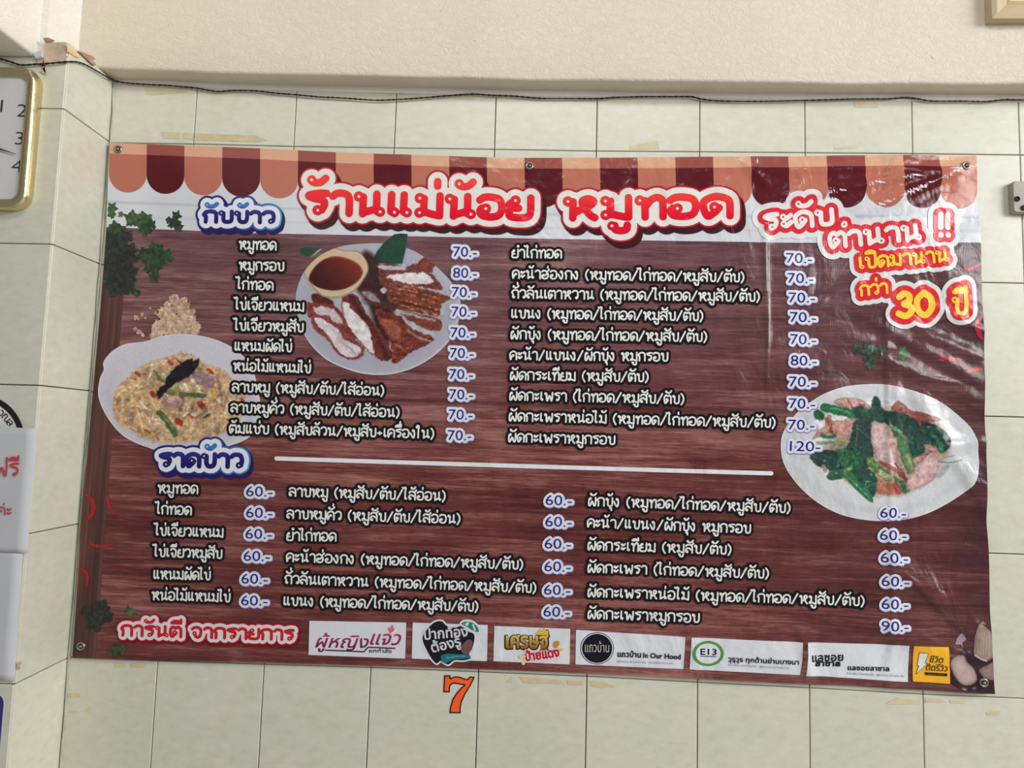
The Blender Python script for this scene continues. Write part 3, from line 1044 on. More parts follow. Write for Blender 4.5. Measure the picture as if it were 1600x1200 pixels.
# awning scallops: one piece each
for i in range(23):
    s0, s1 = i / 23, (i + 1) / 23
    A = sheet([s0, s1], [0, 0])
    hgt = 77 + 3 * i / 22
    tb = hgt / 815
    n = 14
    bot = []
    for k in range(n + 1):
        an = math.pi * k / n
        bot.append((0.5 - 0.5 * math.cos(an), math.sin(an)))
    dark = i % 2
    c_hi = (150, 80, 72) if dark else (212, 164, 134)
    c_lo = (88, 22, 30) if dark else (182, 110, 92)
    t1 = 17 / 815
    P1, F1 = patch(s0, s1, 0.0, t1, 8, 3)
    us = np.array([b[0] for b in bot])
    sd = np.array([b[1] for b in bot])
    rows = []
    t_side = tb - 29 / 815
    for q_ in np.linspace(0, 1, 12):
        rows.append(sheet(s0 + (s1 - s0) * us, t1 + (t_side + sd * 29 / 815 - t1) * q_))
    P2 = np.vstack(rows)
    F2 = [(j * (n + 1) + k, (j + 1) * (n + 1) + k, (j + 1) * (n + 1) + k + 1, j * (n + 1) + k + 1) for j in range(11) for k in range(n)]
    print_part('awning_scallop', [(P1, F1, c_hi, 2 * LY), (P2, F2, c_lo, 2 * LY)])


# ------------------------------------------------------------------ painted food pictures (flat print)
def vnoise(X, Y, cell, seed):
    r_ = np.random.RandomState(seed)
    g = r_.rand(220, 220)
    x, y = X / cell, Y / cell
    i, j = np.floor(x).astype(int), np.floor(y).astype(int)
    fx, fy = x - i, y - j
    fx, fy = fx * fx * (3 - 2 * fx), fy * fy * (3 - 2 * fy)
    q = lambda a, b: g[a % 220, b % 220]
    return (q(j, i) * (1 - fx) * (1 - fy) + q(j, i + 1) * fx * (1 - fy) + q(j + 1, i) * (1 - fx) * fy + q(j + 1, i + 1) * fx * fy) * 2 - 1


class Canvas:
    def __init__(s, x0, y0, x1, y1, base, step=1.0, org=(0, 0), k=1.0):
        s.x0, s.y0, s.step = x0, y0, step
        s.X, s.Y = np.meshgrid(np.arange(x0, x1, step), np.arange(y0, y1, step))
        s.c = np.ones(s.X.shape + (3,)) * np.array(base, float)
        s.org, s.k = np.array(org, float), k
        s.seed = 1

    def T(s, pts): return s.org + np.asarray(pts, float) / s.k

    def put(s, m, col):
        m = m[..., None]
        s.c = s.c * (1 - m) + np.array(col, float) * m

    def field(s, F, col, soft=0.7, tex=0.0, cell=2.0, shade=0.0):
        m = np.clip(0.5 - F / (2 * soft), 0, 1)
        s.seed += 1
        cc = np.ones(s.c.shape) * np.array(col, float)
        if tex:
            nz = vnoise(s.X, s.Y, cell, s.seed) * 0.6 + vnoise(s.X + 9, s.Y * 1.3, cell * 2.7, s.seed + 50) * 0.4
            cc *= (1 + tex * nz)[..., None]
        if shade: cc *= (1 - shade * np.exp(F / 3.0))[..., None].clip(0, 2)
        s.c = s.c * (1 - m[..., None]) + cc * m[..., None]

    def poly(s, pts, col, soft=0.7, tex=0.12, cell=2.0, shade=0.0, smooth=True, wob=0.0):
        P_ = s.T(pts)
        if smooth: P_ = catmull(P_, 5, closed=True)
        F = poly_sdf(s.X, s.Y, P_)
        if wob: F = F + wob * vnoise(s.X, s.Y, 4.0, s.seed + 7) + wob * .6 * vnoise(s.X, s.Y, 1.8, s.seed + 8)
        s.field(F, col, soft, tex, cell, shade)
        return F

    def stroke(s, pts, wd, col, soft=0.6, tex=0.08, cell=2.0, taper=None):
        P_ = s.T(pts)
        if len(P_) > 2: P_ = catmull(P_, 5)
        m = wd + 4
        i0, i1 = np.searchsorted(s.X[0], [P_[:, 0].min() - m, P_[:, 0].max() + m])
        j0, j1 = np.searchsorted(s.Y[:, 0], [P_[:, 1].min() - m, P_[:, 1].max() + m])
        if i1 <= i0 or j1 <= j0: return
        X, Y = s.X[j0:j1, i0:i1], s.Y[j0:j1, i0:i1]
        F = seg_dist(X, Y, P_[:-1], P_[1:]) - wd / 2
        mk = np.clip(0.5 - F / (2 * soft), 0, 1)[..., None]
        s.seed += 1
        cc = np.array(col, float) * (1 + tex * vnoise(X, Y, cell, s.seed))[..., None]
        # round shading across the strand
        cc = cc * (1 - 0.22 * np.clip(F / (wd / 2) + 1, 0, 1) ** 2)[..., None]
        s.c[j0:j1, i0:i1] = s.c[j0:j1, i0:i1] * (1 - mk) + cc * mk

    def warp(s, F, amt, seed=3, inner=10):
        """roughen the painted food so that its pieces lose their drawn edges"""
        k = np.clip((-F - inner) / 6, 0, 1)
        dx = (vnoise(s.X, s.Y, 5.0, seed) + .6 * vnoise(s.X, s.Y, 2.2, seed + 1)) * amt * k
        dy = (vnoise(s.X, s.Y, 5.0, seed + 2) + .6 * vnoise(s.X, s.Y, 2.2, seed + 3)) * amt * k
        H, W_ = s.X.shape
        jj, ii = np.mgrid[0:H, 0:W_]
        x, y = np.clip(ii + dx / s.step, 0, W_ - 1.01), np.clip(jj + dy / s.step, 0, H - 1.01)
        i, j = x.astype(int), y.astype(int)
        fx, fy = (x - i)[..., None], (y - j)[..., None]
        c = s.c
        s.c = c[j, i] * (1 - fx) * (1 - fy) + c[j, i + 1] * fx * (1 - fy) + c[j + 1, i] * (1 - fx) * fy + c[j + 1, i + 1] * fx * fy

    def depth(s, Ff, amp, seed, spec=0.0):
        """printed light and dark of the pictured food"""
        k = np.clip(-Ff / 4, 0, 1)
        n = vnoise(s.X, s.Y, 8, seed) * .6 + vnoise(s.X, s.Y, 3.4, seed + 1) * .5
        s.c = s.c * (1 + amp * n * k)[..., None]
        if spec:
            h = np.clip(vnoise(s.X, s.Y, 2.0, seed + 2) * vnoise(s.X, s.Y, 9, seed + 5).clip(0, 1) - .38, 0, 1) * 3 * k * spec
            s.put(np.clip(h, 0, .8), (214, 220, 210))

    def mottle(s, amp, cell, seed): s.c *= (1 + amp * vnoise(s.X, s.Y, cell, seed))[..., None]

    def emit(s, name, F, layer, label=None, gain=1.0, lvl=0.0):
        P_, fc = field_mesh(F, s.x0, s.y0, s.step, lvl, maxrun=1)
        ix = np.clip((P_[:, 0] - s.x0) / s.step, 0, s.X.shape[1] - 1.001)
        iy = np.clip((P_[:, 1] - s.y0) / s.step, 0, s.X.shape[0] - 1.001)
        i, j = ix.astype(int), iy.astype(int)
        fx, fy = (ix - i)[:, None], (iy - j)[:, None]
        c = s.c
        cc = c[j, i] * (1 - fx) * (1 - fy) + c[j, i + 1] * fx * (1 - fy) + c[j + 1, i] * (1 - fx) * fy + c[j + 1, i + 1] * fx * fy
        return print_part(name, [(P_, fc, np.clip((cc * .80 + cc.mean(1, keepdims=True) * .20) * gain, 2, 250), layer)], label=label)


def dish_pork():
    c = Canvas(455, 358, 728, 592, (168, 169, 186), org=(450, 350), k=4.8)
    plate = [(60, 580), (75, 470), (130, 350), (240, 240), (400, 170), (600, 147), (780, 155), (950, 205), (1100, 310), (1220, 430), (1290, 560), (1290, 680), (1240, 830),
             (1130, 960), (960, 1070), (780, 1125), (600, 1128), (430, 1085), (280, 1010), (160, 890), (90, 750)]
    Pp = catmull(c.T(plate), 5, closed=True)
    Fp = poly_sdf(c.X, c.Y, Pp)
    # rim light and the sloping well of the plate
    c.put(np.clip(1 + Fp / 3.5, 0, 1) * np.clip((c.Y - 470) / 90, 0, 1) * .9, (214, 216, 228))
    c.put(np.clip(1 - np.abs(Fp + 22) / 16, 0, 1) * .35, (150, 150, 170))
    c.put(np.clip((c.X - 650) / 80, 0, 1) * np.clip((520 - c.Y) / 120, 0, 1) * .35, (196, 200, 210))
    l1 = [(85, 190), (120, 172), (200, 172), (260, 182), (200, 235), (160, 255), (110, 235)]
    l2 = [(648, 250), (665, 210), (720, 140), (800, 76), (850, 72), (900, 76), (893, 150), (880, 210), (858, 300), (760, 302), (655, 292)]
    F1 = c.poly(l1, (36, 78, 62), tex=.2)
    F2 = c.poly(l2, (28, 72, 56), tex=.16, cell=4, smooth=False)
    for k in range(9): c.stroke([(690 + k * 20, 290), (740 + k * 17, 190), (820 + k * 8, 100)], .6, (48, 96, 76), tex=0)
    c.poly([(560, 215), (640, 230), (690, 300), (730, 420), (820, 560), (790, 700), (760, 900), (690, 900), (600, 620), (520, 500), (480, 420)], (62, 34, 36), soft=4, tex=.25, cell=4)
    # top slices
    c.poly([(690, 320), (780, 298), (870, 325), (960, 300), (1060, 300), (1080, 360), (980, 372), (800, 385), (690, 380)], (118, 58, 56), tex=.35, wob=.8)
    c.poly([(690, 312), (860, 322), (865, 345), (700, 338)], (196, 180, 184), tex=.1)
    c.poly([(1000, 262), (1040, 250), (1112, 300), (1065, 350), (1000, 362), (955, 338)], (132, 56, 44), tex=.3, wob=.8)
    c.poly([(690, 385), (840, 362), (1050, 368), (1130, 430), (1155, 492), (1040, 478), (860, 455), (700, 425)], (122, 54, 48), tex=.35, wob=.8)
    c.poly([(735, 398), (860, 372), (1030, 372), (1092, 440), (960, 450), (860, 440)], (220, 212, 214), tex=.05, wob=.5)
    # big grilled piece
    c.poly([(700, 430), (860, 455), (1040, 490), (1215, 552), (1150, 600), (1135, 692), (1000, 672), (860, 650), (775, 600), (735, 505)], (122, 56, 42), tex=.35, wob=1)
    for a, b in (((760, 470), (1130, 560)), ((770, 500), (1120, 600)), ((800, 560), (1130, 650)), ((850, 610), (1120, 680)), ((740, 445), (1000, 500)), ((900, 640), (1110, 682))):
        c.stroke([a, ((a[0] + b[0]) / 2, (a[1] + b[1]) / 2 - 8), b], 3.2, (176, 92, 64), soft=1.4, tex=.6, cell=3)
    c.stroke([(850, 585), (1000, 625), (1135, 660)], 2, (70, 30, 26), tex=.2)
    c.poly([(850, 668), (1000, 680), (1140, 715), (1150, 790), (1080, 802), (960, 750)], (128, 56, 42), tex=.35, wob=.8)
    c.stroke([(860, 668), (960, 690), (1100, 722)], 4, (178, 158, 160), soft=1, tex=.2)
    c.poly([(655, 650), (760, 660), (860, 715), (940, 790), (1085, 850), (1070, 890), (960, 945), (870, 1000), (805, 1050), (775, 1020), (780, 950), (750, 850), (700, 760)], (122, 50, 36), tex=.45, cell=2.4, wob=1.4)
    c.poly([(700, 715), (790, 735), (850, 790), (825, 865), (760, 830)], (170, 84, 56), tex=.3, soft=2)
    c.stroke([(900, 800), (980, 850), (1070, 880)], 3, (160, 130, 128), soft=1, tex=.3)
    c.stroke([(800, 900), (860, 930), (950, 920)], 5, (150, 66, 46), soft=2, tex=.6)
    c.poly([(545, 500), (640, 500), (710, 580), (825, 605), (800, 655), (700, 625), (600, 590)], (84, 42, 42), tex=.3, wob=.8)
    c.poly([(555, 515), (620, 510), (695, 580), (630, 578)], (150, 134, 140), tex=.2, soft=1.2)
    c.poly([(688, 492), (725, 478), (738, 508), (700, 518)], (178, 168, 168), tex=.1)
    # left slices
    c.poly([(180, 530), (250, 528), (335, 580), (330, 612), (200, 600)], (92, 36, 34), tex=.3)
    c.poly([(148, 595), (200, 590), (330, 600), (412, 680), (450, 765), (380, 770), (300, 722), (190, 705), (150, 690)], (138, 54, 50), tex=.35, wob=1)
    c.poly([(200, 630), (290, 625), (370, 665), (415, 742), (370, 748), (300, 690), (215, 672)], (196, 182, 190), tex=.12, wob=.7)
    c.poly([(380, 765), (440, 755), (505, 830), (505, 895), (440, 870), (395, 815)], (146, 62, 46), tex=.5, wob=1)
    c.poly([(180, 695), (240, 685), (330, 735), (405, 785), (440, 850), (545, 895), (572, 960), (525, 1012), (440, 1012), (355, 955), (295, 870), (195, 790)], (142, 60, 58), tex=.3, wob=1)
    c.poly([(200, 708), (250, 706), (345, 765), (385, 800), (425, 865), (530, 915), (540, 965), (495, 1000), (420, 985), (350, 915), (290, 822), (230, 765)], (212, 200, 206), tex=.08, wob=.8)
    for k in range(4): c.stroke([(330 + k * 22, 790 + k * 10), (390 + k * 25, 880 + k * 18), (500 + k * 4, 950 + k * 14)], .7, (178, 156, 164), tex=0)
    c.poly([(408, 545), (470, 522), (530, 560), (620, 715), (745, 880), (780, 1000), (720, 1028), (635, 985), (560, 905), (465, 795), (408, 655)], (116, 44, 42), tex=.35, wob=1)
    c.poly([(413, 590), (440, 590), (520, 680), (600, 760), (625, 860), (642, 972), (600, 942), (520, 850), (440, 735), (412, 640)], (214, 210, 210), tex=.04, wob=.6)
    c.stroke([(470, 545), (560, 680), (690, 880), (740, 990)], 5, (84, 32, 32), soft=3, tex=.4)
    # sauce bowl
    c.poly([(116, 300), (180, 240), (250, 185), (340, 178), (430, 203), (520, 203), (580, 258), (606, 340), (565, 425), (500, 505), (400, 552), (300, 556), (225, 520), (155, 430), (116, 355)], (196, 168, 132), tex=.04, shade=.25)
    Fb = poly_sdf(c.X, c.Y, catmull(c.T([(128, 305), (190, 250), (255, 196), (340, 190), (430, 214), (515, 216), (568, 265), (592, 340), (552, 415), (490, 490), (395, 530), (300, 535), (235, 500), (165, 420), (130, 355)]), 5, closed=True))
    c.field(Fb, (206, 176, 138), soft=1.2, tex=.04)
    c.put(np.clip(1 - np.abs(Fb) / 1.6, 0, 1) * .7, (226, 200, 164))
    Fs = poly_sdf(c.X, c.Y, catmull(c.T([(158, 410), (190, 340), (260, 275), (350, 246), (450, 262), (530, 305), (560, 365), (525, 430), (440, 482), (340, 500), (240, 482), (185, 450)]), 5, closed=True))
    c.field(Fs, (70, 20, 20), soft=1.0, tex=.15, cell=5)
    tX = np.clip((c.X - 490) / 70 + (440 - c.Y) / 90 - .25, 0, 1)
    ms = np.clip(.5 - Fs / 2, 0, 1)
    c.put(ms * tX * .8, (150, 40, 26))
    c.put(ms * np.clip(1 + Fs / 3, 0, 1) * np.clip((c.X - 500) / 40, 0, 1) * np.clip((445 - c.Y) / 30, 0, 1) * 1.0, (214, 70, 34))
    Fm = np.minimum(poly_sdf(c.X, c.Y, c.T([(140, 590), (190, 530), (410, 560), (560, 500), (690, 300), (1060, 250), (1160, 430), (1220, 550), (1150, 800), (1060, 900), (800, 1050), (720, 1030), (500, 1015), (350, 960), (180, 760)])), 1e9)
    Fm = np.maximum(Fm, 3 - Fb)
    c.depth(Fm, .13, 41, .2)
    c.warp(np.minimum(Fm - 8, 0), 1.3, 5)
    c.mottle(.015, 1.6, 3)
    U = np.minimum(Fp, np.minimum(F1, F2))
    c.emit('pork_dish_picture', U, 2 * LY, 'printed picture of a round plate of sliced fried pork with a bowl of red sauce')


def dish_bamboo():
    c = Canvas(150, 455, 418, 712, (200, 198, 213), org=(140, 440), k=4.2857)
    plate = [(95, 540), (150, 470), (240, 420), (380, 400), (500, 362), (640, 352), (780, 370), (900, 410), (1010, 480), (1090, 580), (1130, 720), (1150, 900), (1090, 1030), (900, 1110),
             (560, 1145), (400, 1112), (240, 1040), (130, 920), (65, 780), (70, 660), (98, 590)]
    Pp = catmull(c.T(plate), 5, closed=True)
    Fp = poly_sdf(c.X, c.Y, Pp)
    c.put(np.clip((c.Y - 540) / 160, 0, 1) * np.clip((260 - c.X) / 120, 0, 1) * .5, (172, 170, 192))
    c.put(np.clip(1 - np.abs(Fp + 16) / 12, 0, 1) * np.clip((c.Y - 560) / 60, 0, 1) * .35, (164, 160, 184))
    c.put(np.clip(1 + Fp / 3, 0, 1) * .6, (218, 218, 230))
    food = [(158, 790), (205, 690), (300, 610), (330, 575), (430, 530), (530, 500), (650, 478), (760, 540), (840, 565), (930, 620), (1045, 770), (1040, 880), (950, 960), (900, 1020), (780, 1060),
            (560, 1082), (400, 1062), (250, 985), (178, 920)]
    Ff = c.poly(food, (206, 164, 122), tex=.18, wob=2.5, soft=1.5)
    r_ = random.Random(11)
    Fo = catmull(np.array(food, float), 3, closed=True)
    cols = [(226, 188, 138), (212, 170, 122), (234, 206, 166), (192, 146, 104), (220, 180, 128), (206, 164, 120), (176, 126, 92), (224, 196, 160)]

    def inside(x, y):
        v = poly_sdf(np.array([[x]]), np.array([[y]]), Fo)[0, 0]
        return v < -20
    k = 0
    while k < 240:
        x, y = r_.uniform(170, 1040), r_.uniform(490, 1075)
        if not inside(x, y): continue
        a = math.atan2(y - 780, x - 560) + math.pi / 2 + r_.uniform(-.9, .9)
        ln = r_.uniform(35, 95)
        b = r_.uniform(-14, 14)
        dx, dy = math.cos(a) * ln / 2, math.sin(a) * ln / 2
        nx, ny = -math.sin(a) * b, math.cos(a) * b
        e1, e2 = (x - dx, y - dy), (x + dx, y + dy)
        if not (inside(*e1) and inside(*e2)): 
            k += 1
            continue
        c.stroke([e1, (x + nx, y + ny), e2], r_.uniform(2.4, 6.2), r_.choice(cols), soft=.7, tex=.1)
        k += 1
    # longer bamboo shoot strips seen clearly on the left and bottom
    for s_ in ([(205, 930), (230, 860), (300, 790), (380, 770)], [(310, 800), (330, 880), (350, 960), (370, 1030)], [(340, 780), (400, 800), (450, 840)], [(180, 780), (230, 730), (320, 740), (460, 720)],
               [(400, 1040), (470, 1000), (560, 1000)], [(470, 865), (540, 870), (620, 885)], [(720, 1000), (770, 950), (830, 900)], [(850, 900), (930, 910), (950, 930)], [(250, 840), (330, 830), (350, 850)]):
        c.stroke(s_, 6.5, (222, 178, 118), soft=.8, tex=.1)
    for _ in range(170):
        x, y = r_.uniform(250, 1000), r_.uniform(540, 1060)
        if inside(x, y): c.stroke([(x, y), (x + r_.uniform(-8, 8), y + r_.uniform(-8, 8))], r_.uniform(1.2, 2.6), r_.choice([(236, 206, 160), (214, 150, 96), (226, 160, 110), (240, 224, 200), (180, 96, 60)]), soft=.5, tex=0)
    for x, y, w_ in ((325, 620, 5), (545, 545, 5), (600, 535, 3.5), (810, 600, 5.5), (430, 755, 7), (750, 825, 8), (600, 940, 8.5), (390, 1000, 4), (940, 930, 4), (1020, 795, 4), (680, 900, 3), (520, 700, 3)):
        c.stroke([(x - 10, y - 8), (x + 12, y + 9)], w_, (192, 50, 36), soft=.8, tex=.15)
    c.stroke([(470, 880), (520, 930), (575, 1020)], 9, (84, 108, 56), soft=.8)
    c.stroke([(505, 900), (570, 990)], 2.5, (120, 142, 84), soft=1)
    c.stroke([(605, 750), (680, 760), (775, 765)], 6.5, (84, 104, 66), soft=.8)
    c.stroke([(620, 770), (610, 850)], 6, (98, 110, 72), soft=1)
    c.poly([(510, 740), (600, 700), (610, 745), (580, 768)], (142, 136, 72))
    c.stroke([(440, 600), (470, 650), (500, 670)], 5, (130, 124, 72))
    c.stroke([(770, 910), (800, 890)], 4, (74, 84, 50))
    c.poly([(690, 610), (760, 605), (835, 650), (830, 710), (770, 700), (700, 650)], (156, 118, 124), tex=.2)
    c.poly([(490, 790), (560, 770), (625, 790), (600, 850), (510, 845)], (188, 142, 132), tex=.3)
    for x, y in ((690, 660), (720, 700), (610, 700), (640, 690), (850, 730), (500, 620), (860, 790)): c.stroke([(x, y), (x + 12, y + 18)], 5, (236, 222, 190), soft=1, tex=.1)
    c.stroke([(835, 720), (850, 770)], 8, (222, 166, 84), soft=1)
    c.poly([(455, 740), (475, 705), (515, 690), (508, 645), (590, 565), (650, 525), (692, 514), (694, 535), (738, 512), (736, 555), (690, 620), (610, 670), (560, 692), (500, 760), (460, 785)], (34, 30, 38), tex=.2, smooth=False)
    c.depth(Ff, .26, 61, .5)
    c.warp(Ff, 1.1, 8, 2)
    c.mottle(.03, 1.7, 9)
    c.emit('bamboo_shoot_dish_picture', Fp, 2 * LY, 'printed picture of a white bowl of stir-fried bamboo shoot strips with a dark dried chilli')
    # heap of crumbs behind the bowl
    h = Canvas(202, 455, 320, 534, (198, 160, 130), step=.8, org=(140, 440), k=4.2857)
    F = np.minimum.reduce([np.hypot((h.X - a) / 1.0, (h.Y - b)) - q for a, b, q in
                           ((273, 470, 9), (284, 480, 14), (262, 490, 14), (290, 500, 17), (270, 508, 18), (250, 512, 13), (300, 515, 13), (280, 518, 18), (244, 524, 10), (308, 508, 7), (262, 476, 6), (290, 468, 4), (213.5, 496, 4), (222, 493, 2), (235, 482, 2.5), (212, 513, 4), (218, 519, 4), (224, 523, 3.5), (243, 488, 3), (228, 500, 1.6), (302, 487, 5))])
    F = F + 2.6 * vnoise(h.X, h.Y, 4.2, 4) + 1.7 * vnoise(h.X, h.Y, 2.0, 5)
    h.mottle(.16, 5.0, 1)
    h.mottle(.16, 2.2, 2)
    h.put(np.clip(vnoise(h.X, h.Y, 2.6, 12) - .35, 0, 1) * 1.2, (228, 204, 178))
    h.put(np.clip(-vnoise(h.X, h.Y, 3.1, 13) - .5, 0, 1), (140, 98, 76))
    h.emit('crumb_heap_picture', F, 1.6 * LY, 'printed picture of a small heap of pale crumbs')


def dish_kale():
    c = Canvas(1214, 596, 1532, 818, (202, 205, 210), org=(1200, 590), k=4.444)
    plate = [(85, 470), (110, 360), (200, 240), (350, 130), (500, 70), (660, 48), (820, 50), (1000, 90), (1180, 160), (1320, 260), (1420, 370), (1450, 500), (1450, 650), (1400, 760), (1250, 870),
             (1080, 950), (900, 990), (700, 990), (500, 950), (330, 860), (200, 740), (110, 600)]
    Fp = poly_sdf(c.X, c.Y, catmull(c.T(plate), 5, closed=True))
    c.put(np.clip(1 - np.abs(Fp + 17) / 9, 0, 1) * .35, (178, 182, 190))
    c.put(np.clip(1 + Fp / 2.5, 0, 1) * .6, (222, 225, 230))
    DK, MD, LT = (40, 72, 62), (40, 100, 66), (44, 122, 74)
    c.poly([(290, 540), (420, 470), (620, 250), (900, 220), (1180, 330), (1240, 460), (1180, 660), (960, 800), (760, 800), (560, 700), (380, 620)], (176, 140, 120), soft=5, tex=.15, cell=5)
    c.poly([(520, 690), (720, 700), (880, 740), (960, 770), (900, 812), (720, 800), (600, 760)], (176, 108, 78), soft=3, tex=.2)
    c.poly([(448, 165), (520, 140), (640, 152), (705, 205), (640, 215), (560, 218), (480, 195)], (206, 160, 158), tex=.1, shade=.3)
    c.stroke([(545, 155), (575, 205)], 2.5, (190, 40, 60)); c.stroke([(630, 185), (660, 190)], 4, (190, 50, 60))
    c.poly([(310, 240), (345, 225), (380, 260), (370, 300), (320, 290)], MD, tex=.3, wob=.8)
    c.stroke([(385, 210), (480, 232), (625, 262)], 14, LT, tex=.15)
    c.stroke([(430, 210), (560, 240)], 2, (120, 176, 130), soft=1, tex=.3)
    c.poly([(300, 430), (330, 380), (385, 330), (405, 265), (430, 270), (445, 300), (520, 290), (600, 290), (592, 385), (500, 402), (420, 392), (350, 415)], (196, 140, 128), tex=.2, shade=.25, wob=.6)
    c.stroke([(400, 290), (425, 330), (430, 380)], 6, (176, 84, 52), tex=.2)
    c.poly([(580, 215), (640, 195), (700, 215), (730, 135), (770, 145), (800, 225), (900, 235), (980, 260), (1120, 310), (1245, 400), (1242, 480), (1185, 525), (1120, 470), (900, 430), (830, 330), (700, 300), (620, 290)], DK, tex=.32, cell=3, wob=1)
    c.poly([(595, 300), (722, 310), (722, 560), (650, 650), (520, 660), (380, 630), (300, 580), (292, 530), (350, 500), (520, 490), (570, 400)], (40, 68, 62), tex=.3, cell=3, wob=1)
    c.stroke([(345, 452), (440, 452), (525, 462)], 5, (128, 154, 96))
    c.stroke([(370, 400), (420, 415), (455, 405)], 6, LT)
    for a, b in (((300, 540), (420, 600)), ((330, 510), (430, 560)), ((540, 420), (640, 560)), ((600, 340), (690, 420)), ((620, 300), (600, 480))): c.stroke([a, b], 1.0, (92, 124, 110), tex=0)
    c.poly([(858, 200), (890, 165), (940, 180), (990, 228), (1060, 240), (1195, 290), (1150, 304), (1050, 300), (960, 252), (870, 236)], (170, 96, 86), tex=.25, wob=.7, shade=.2)
    c.stroke([(1030, 255), (1060, 330)], 4, (186, 60, 70))
    c.poly([(470, 500), (560, 500), (640, 520), (640, 620), (560, 650), (500, 610)], MD, tex=.4, cell=2, wob=1.2)
    for k in range(26):
        q = random.Random(k)
        x, y = q.uniform(450, 640), q.uniform(490, 640)
        c.stroke([(x, y), (x + q.uniform(-22, 22), y + q.uniform(-22, 22))], .9, (96, 168, 120), tex=0)
    c.poly([(712, 330), (760, 318), (825, 322), (832, 420), (888, 440), (884, 540), (905, 620), (860, 630), (795, 605), (730, 520)], (210, 172, 174), tex=.08, shade=.25)
    c.poly([(835, 425), (888, 440), (882, 520), (850, 520)], (190, 150, 140), tex=.1)
    c.stroke([(775, 590), (870, 640), (955, 718)], 6, (150, 78, 68), tex=.3)
    c.stroke([(880, 600), (950, 700)], 4, (130, 66, 60), tex=.3)
    c.poly([(955, 430), (1070, 465), (1075, 530), (1010, 555), (955, 500)], (34, 74, 66), tex=.35, wob=1)
    c.stroke([(850, 340), (900, 370), (960, 440)], 7, (98, 150, 110), tex=.4, cell=1.5)
    c.stroke([(925, 430), (950, 520), (985, 640)], 17, (82, 132, 84), tex=.15)
    c.stroke([(965, 540), (995, 635)], 8, (156, 166, 118), soft=3, tex=.15)
    c.stroke([(1130, 390), (1180, 450), (1195, 510)], 8, (52, 122, 92), tex=.4)
    c.poly([(400, 695), (430, 650), (520, 640), (535, 690), (440, 712)], (52, 104, 68), tex=.3, wob=.7)
    c.poly([(560, 650), (700, 640), (745, 700), (720, 825), (640, 750)], (42, 84, 68), tex=.3, wob=.7)
    c.poly([(495, 640), (560, 650), (620, 720), (700, 800), (714, 868), (640, 815), (550, 720)], LT, tex=.25, smooth=True)
    c.stroke([(530, 670), (600, 740), (690, 830)], 2, (98, 170, 120), tex=.3)
    c.stroke([(530, 650), (560, 630)], 7, (128, 164, 84), tex=.3)
    c.stroke([(700, 580), (760, 640), (815, 690)], 13, (92, 132, 74), tex=.25)
    c.stroke([(770, 660), (822, 690)], 10, (170, 176, 124), soft=1.6, tex=.25)
    c.poly([(860, 680), (960, 740), (980, 790), (930, 800), (880, 740)], (70, 110, 80), tex=.4, wob=1)
    c.poly([(945, 750), (1020, 605), (1070, 560), (1105, 480), (1175, 515), (1175, 640), (1150, 705), (1060, 760), (980, 775)], (204, 162, 160), tex=.1, shade=.22)
    c.stroke([(1035, 590), (1110, 520), (1160, 500)], 4, (172, 110, 108), soft=1.4, tex=.3)
    c.stroke([(870, 740), (890, 790)], 9, (170, 66, 66), tex=.3)
    c.poly([(1165, 690), (1190, 620), (1245, 600), (1255, 625), (1200, 690)], (158, 164, 166), soft=2)
    c.stroke([(1180, 585), (1260, 590), (1335, 570)], 1.3, (80, 138, 118)); c.stroke([(1200, 560), (1280, 540)], 1, (110, 160, 140))
    c.stroke([(375, 610), (390, 650)], 5, (150, 150, 120))
    Fg = poly_sdf(c.X, c.Y, c.T([(290, 540), (310, 240), (450, 150), (730, 130), (900, 160), (1190, 290), (1245, 400), (1240, 520), (1175, 690), (980, 800), (700, 860), (540, 730), (400, 700)]))
    c.depth(Fg, .2, 71, .7)
    c.warp(np.minimum(Fg - 8, 0), 1.3, 9)
    c.mottle(.025, 1.6, 21)
    c.emit('kale_pork_dish_picture', Fp, 2 * LY, 'printed picture of an oval plate of stir-fried greens with pork slices')


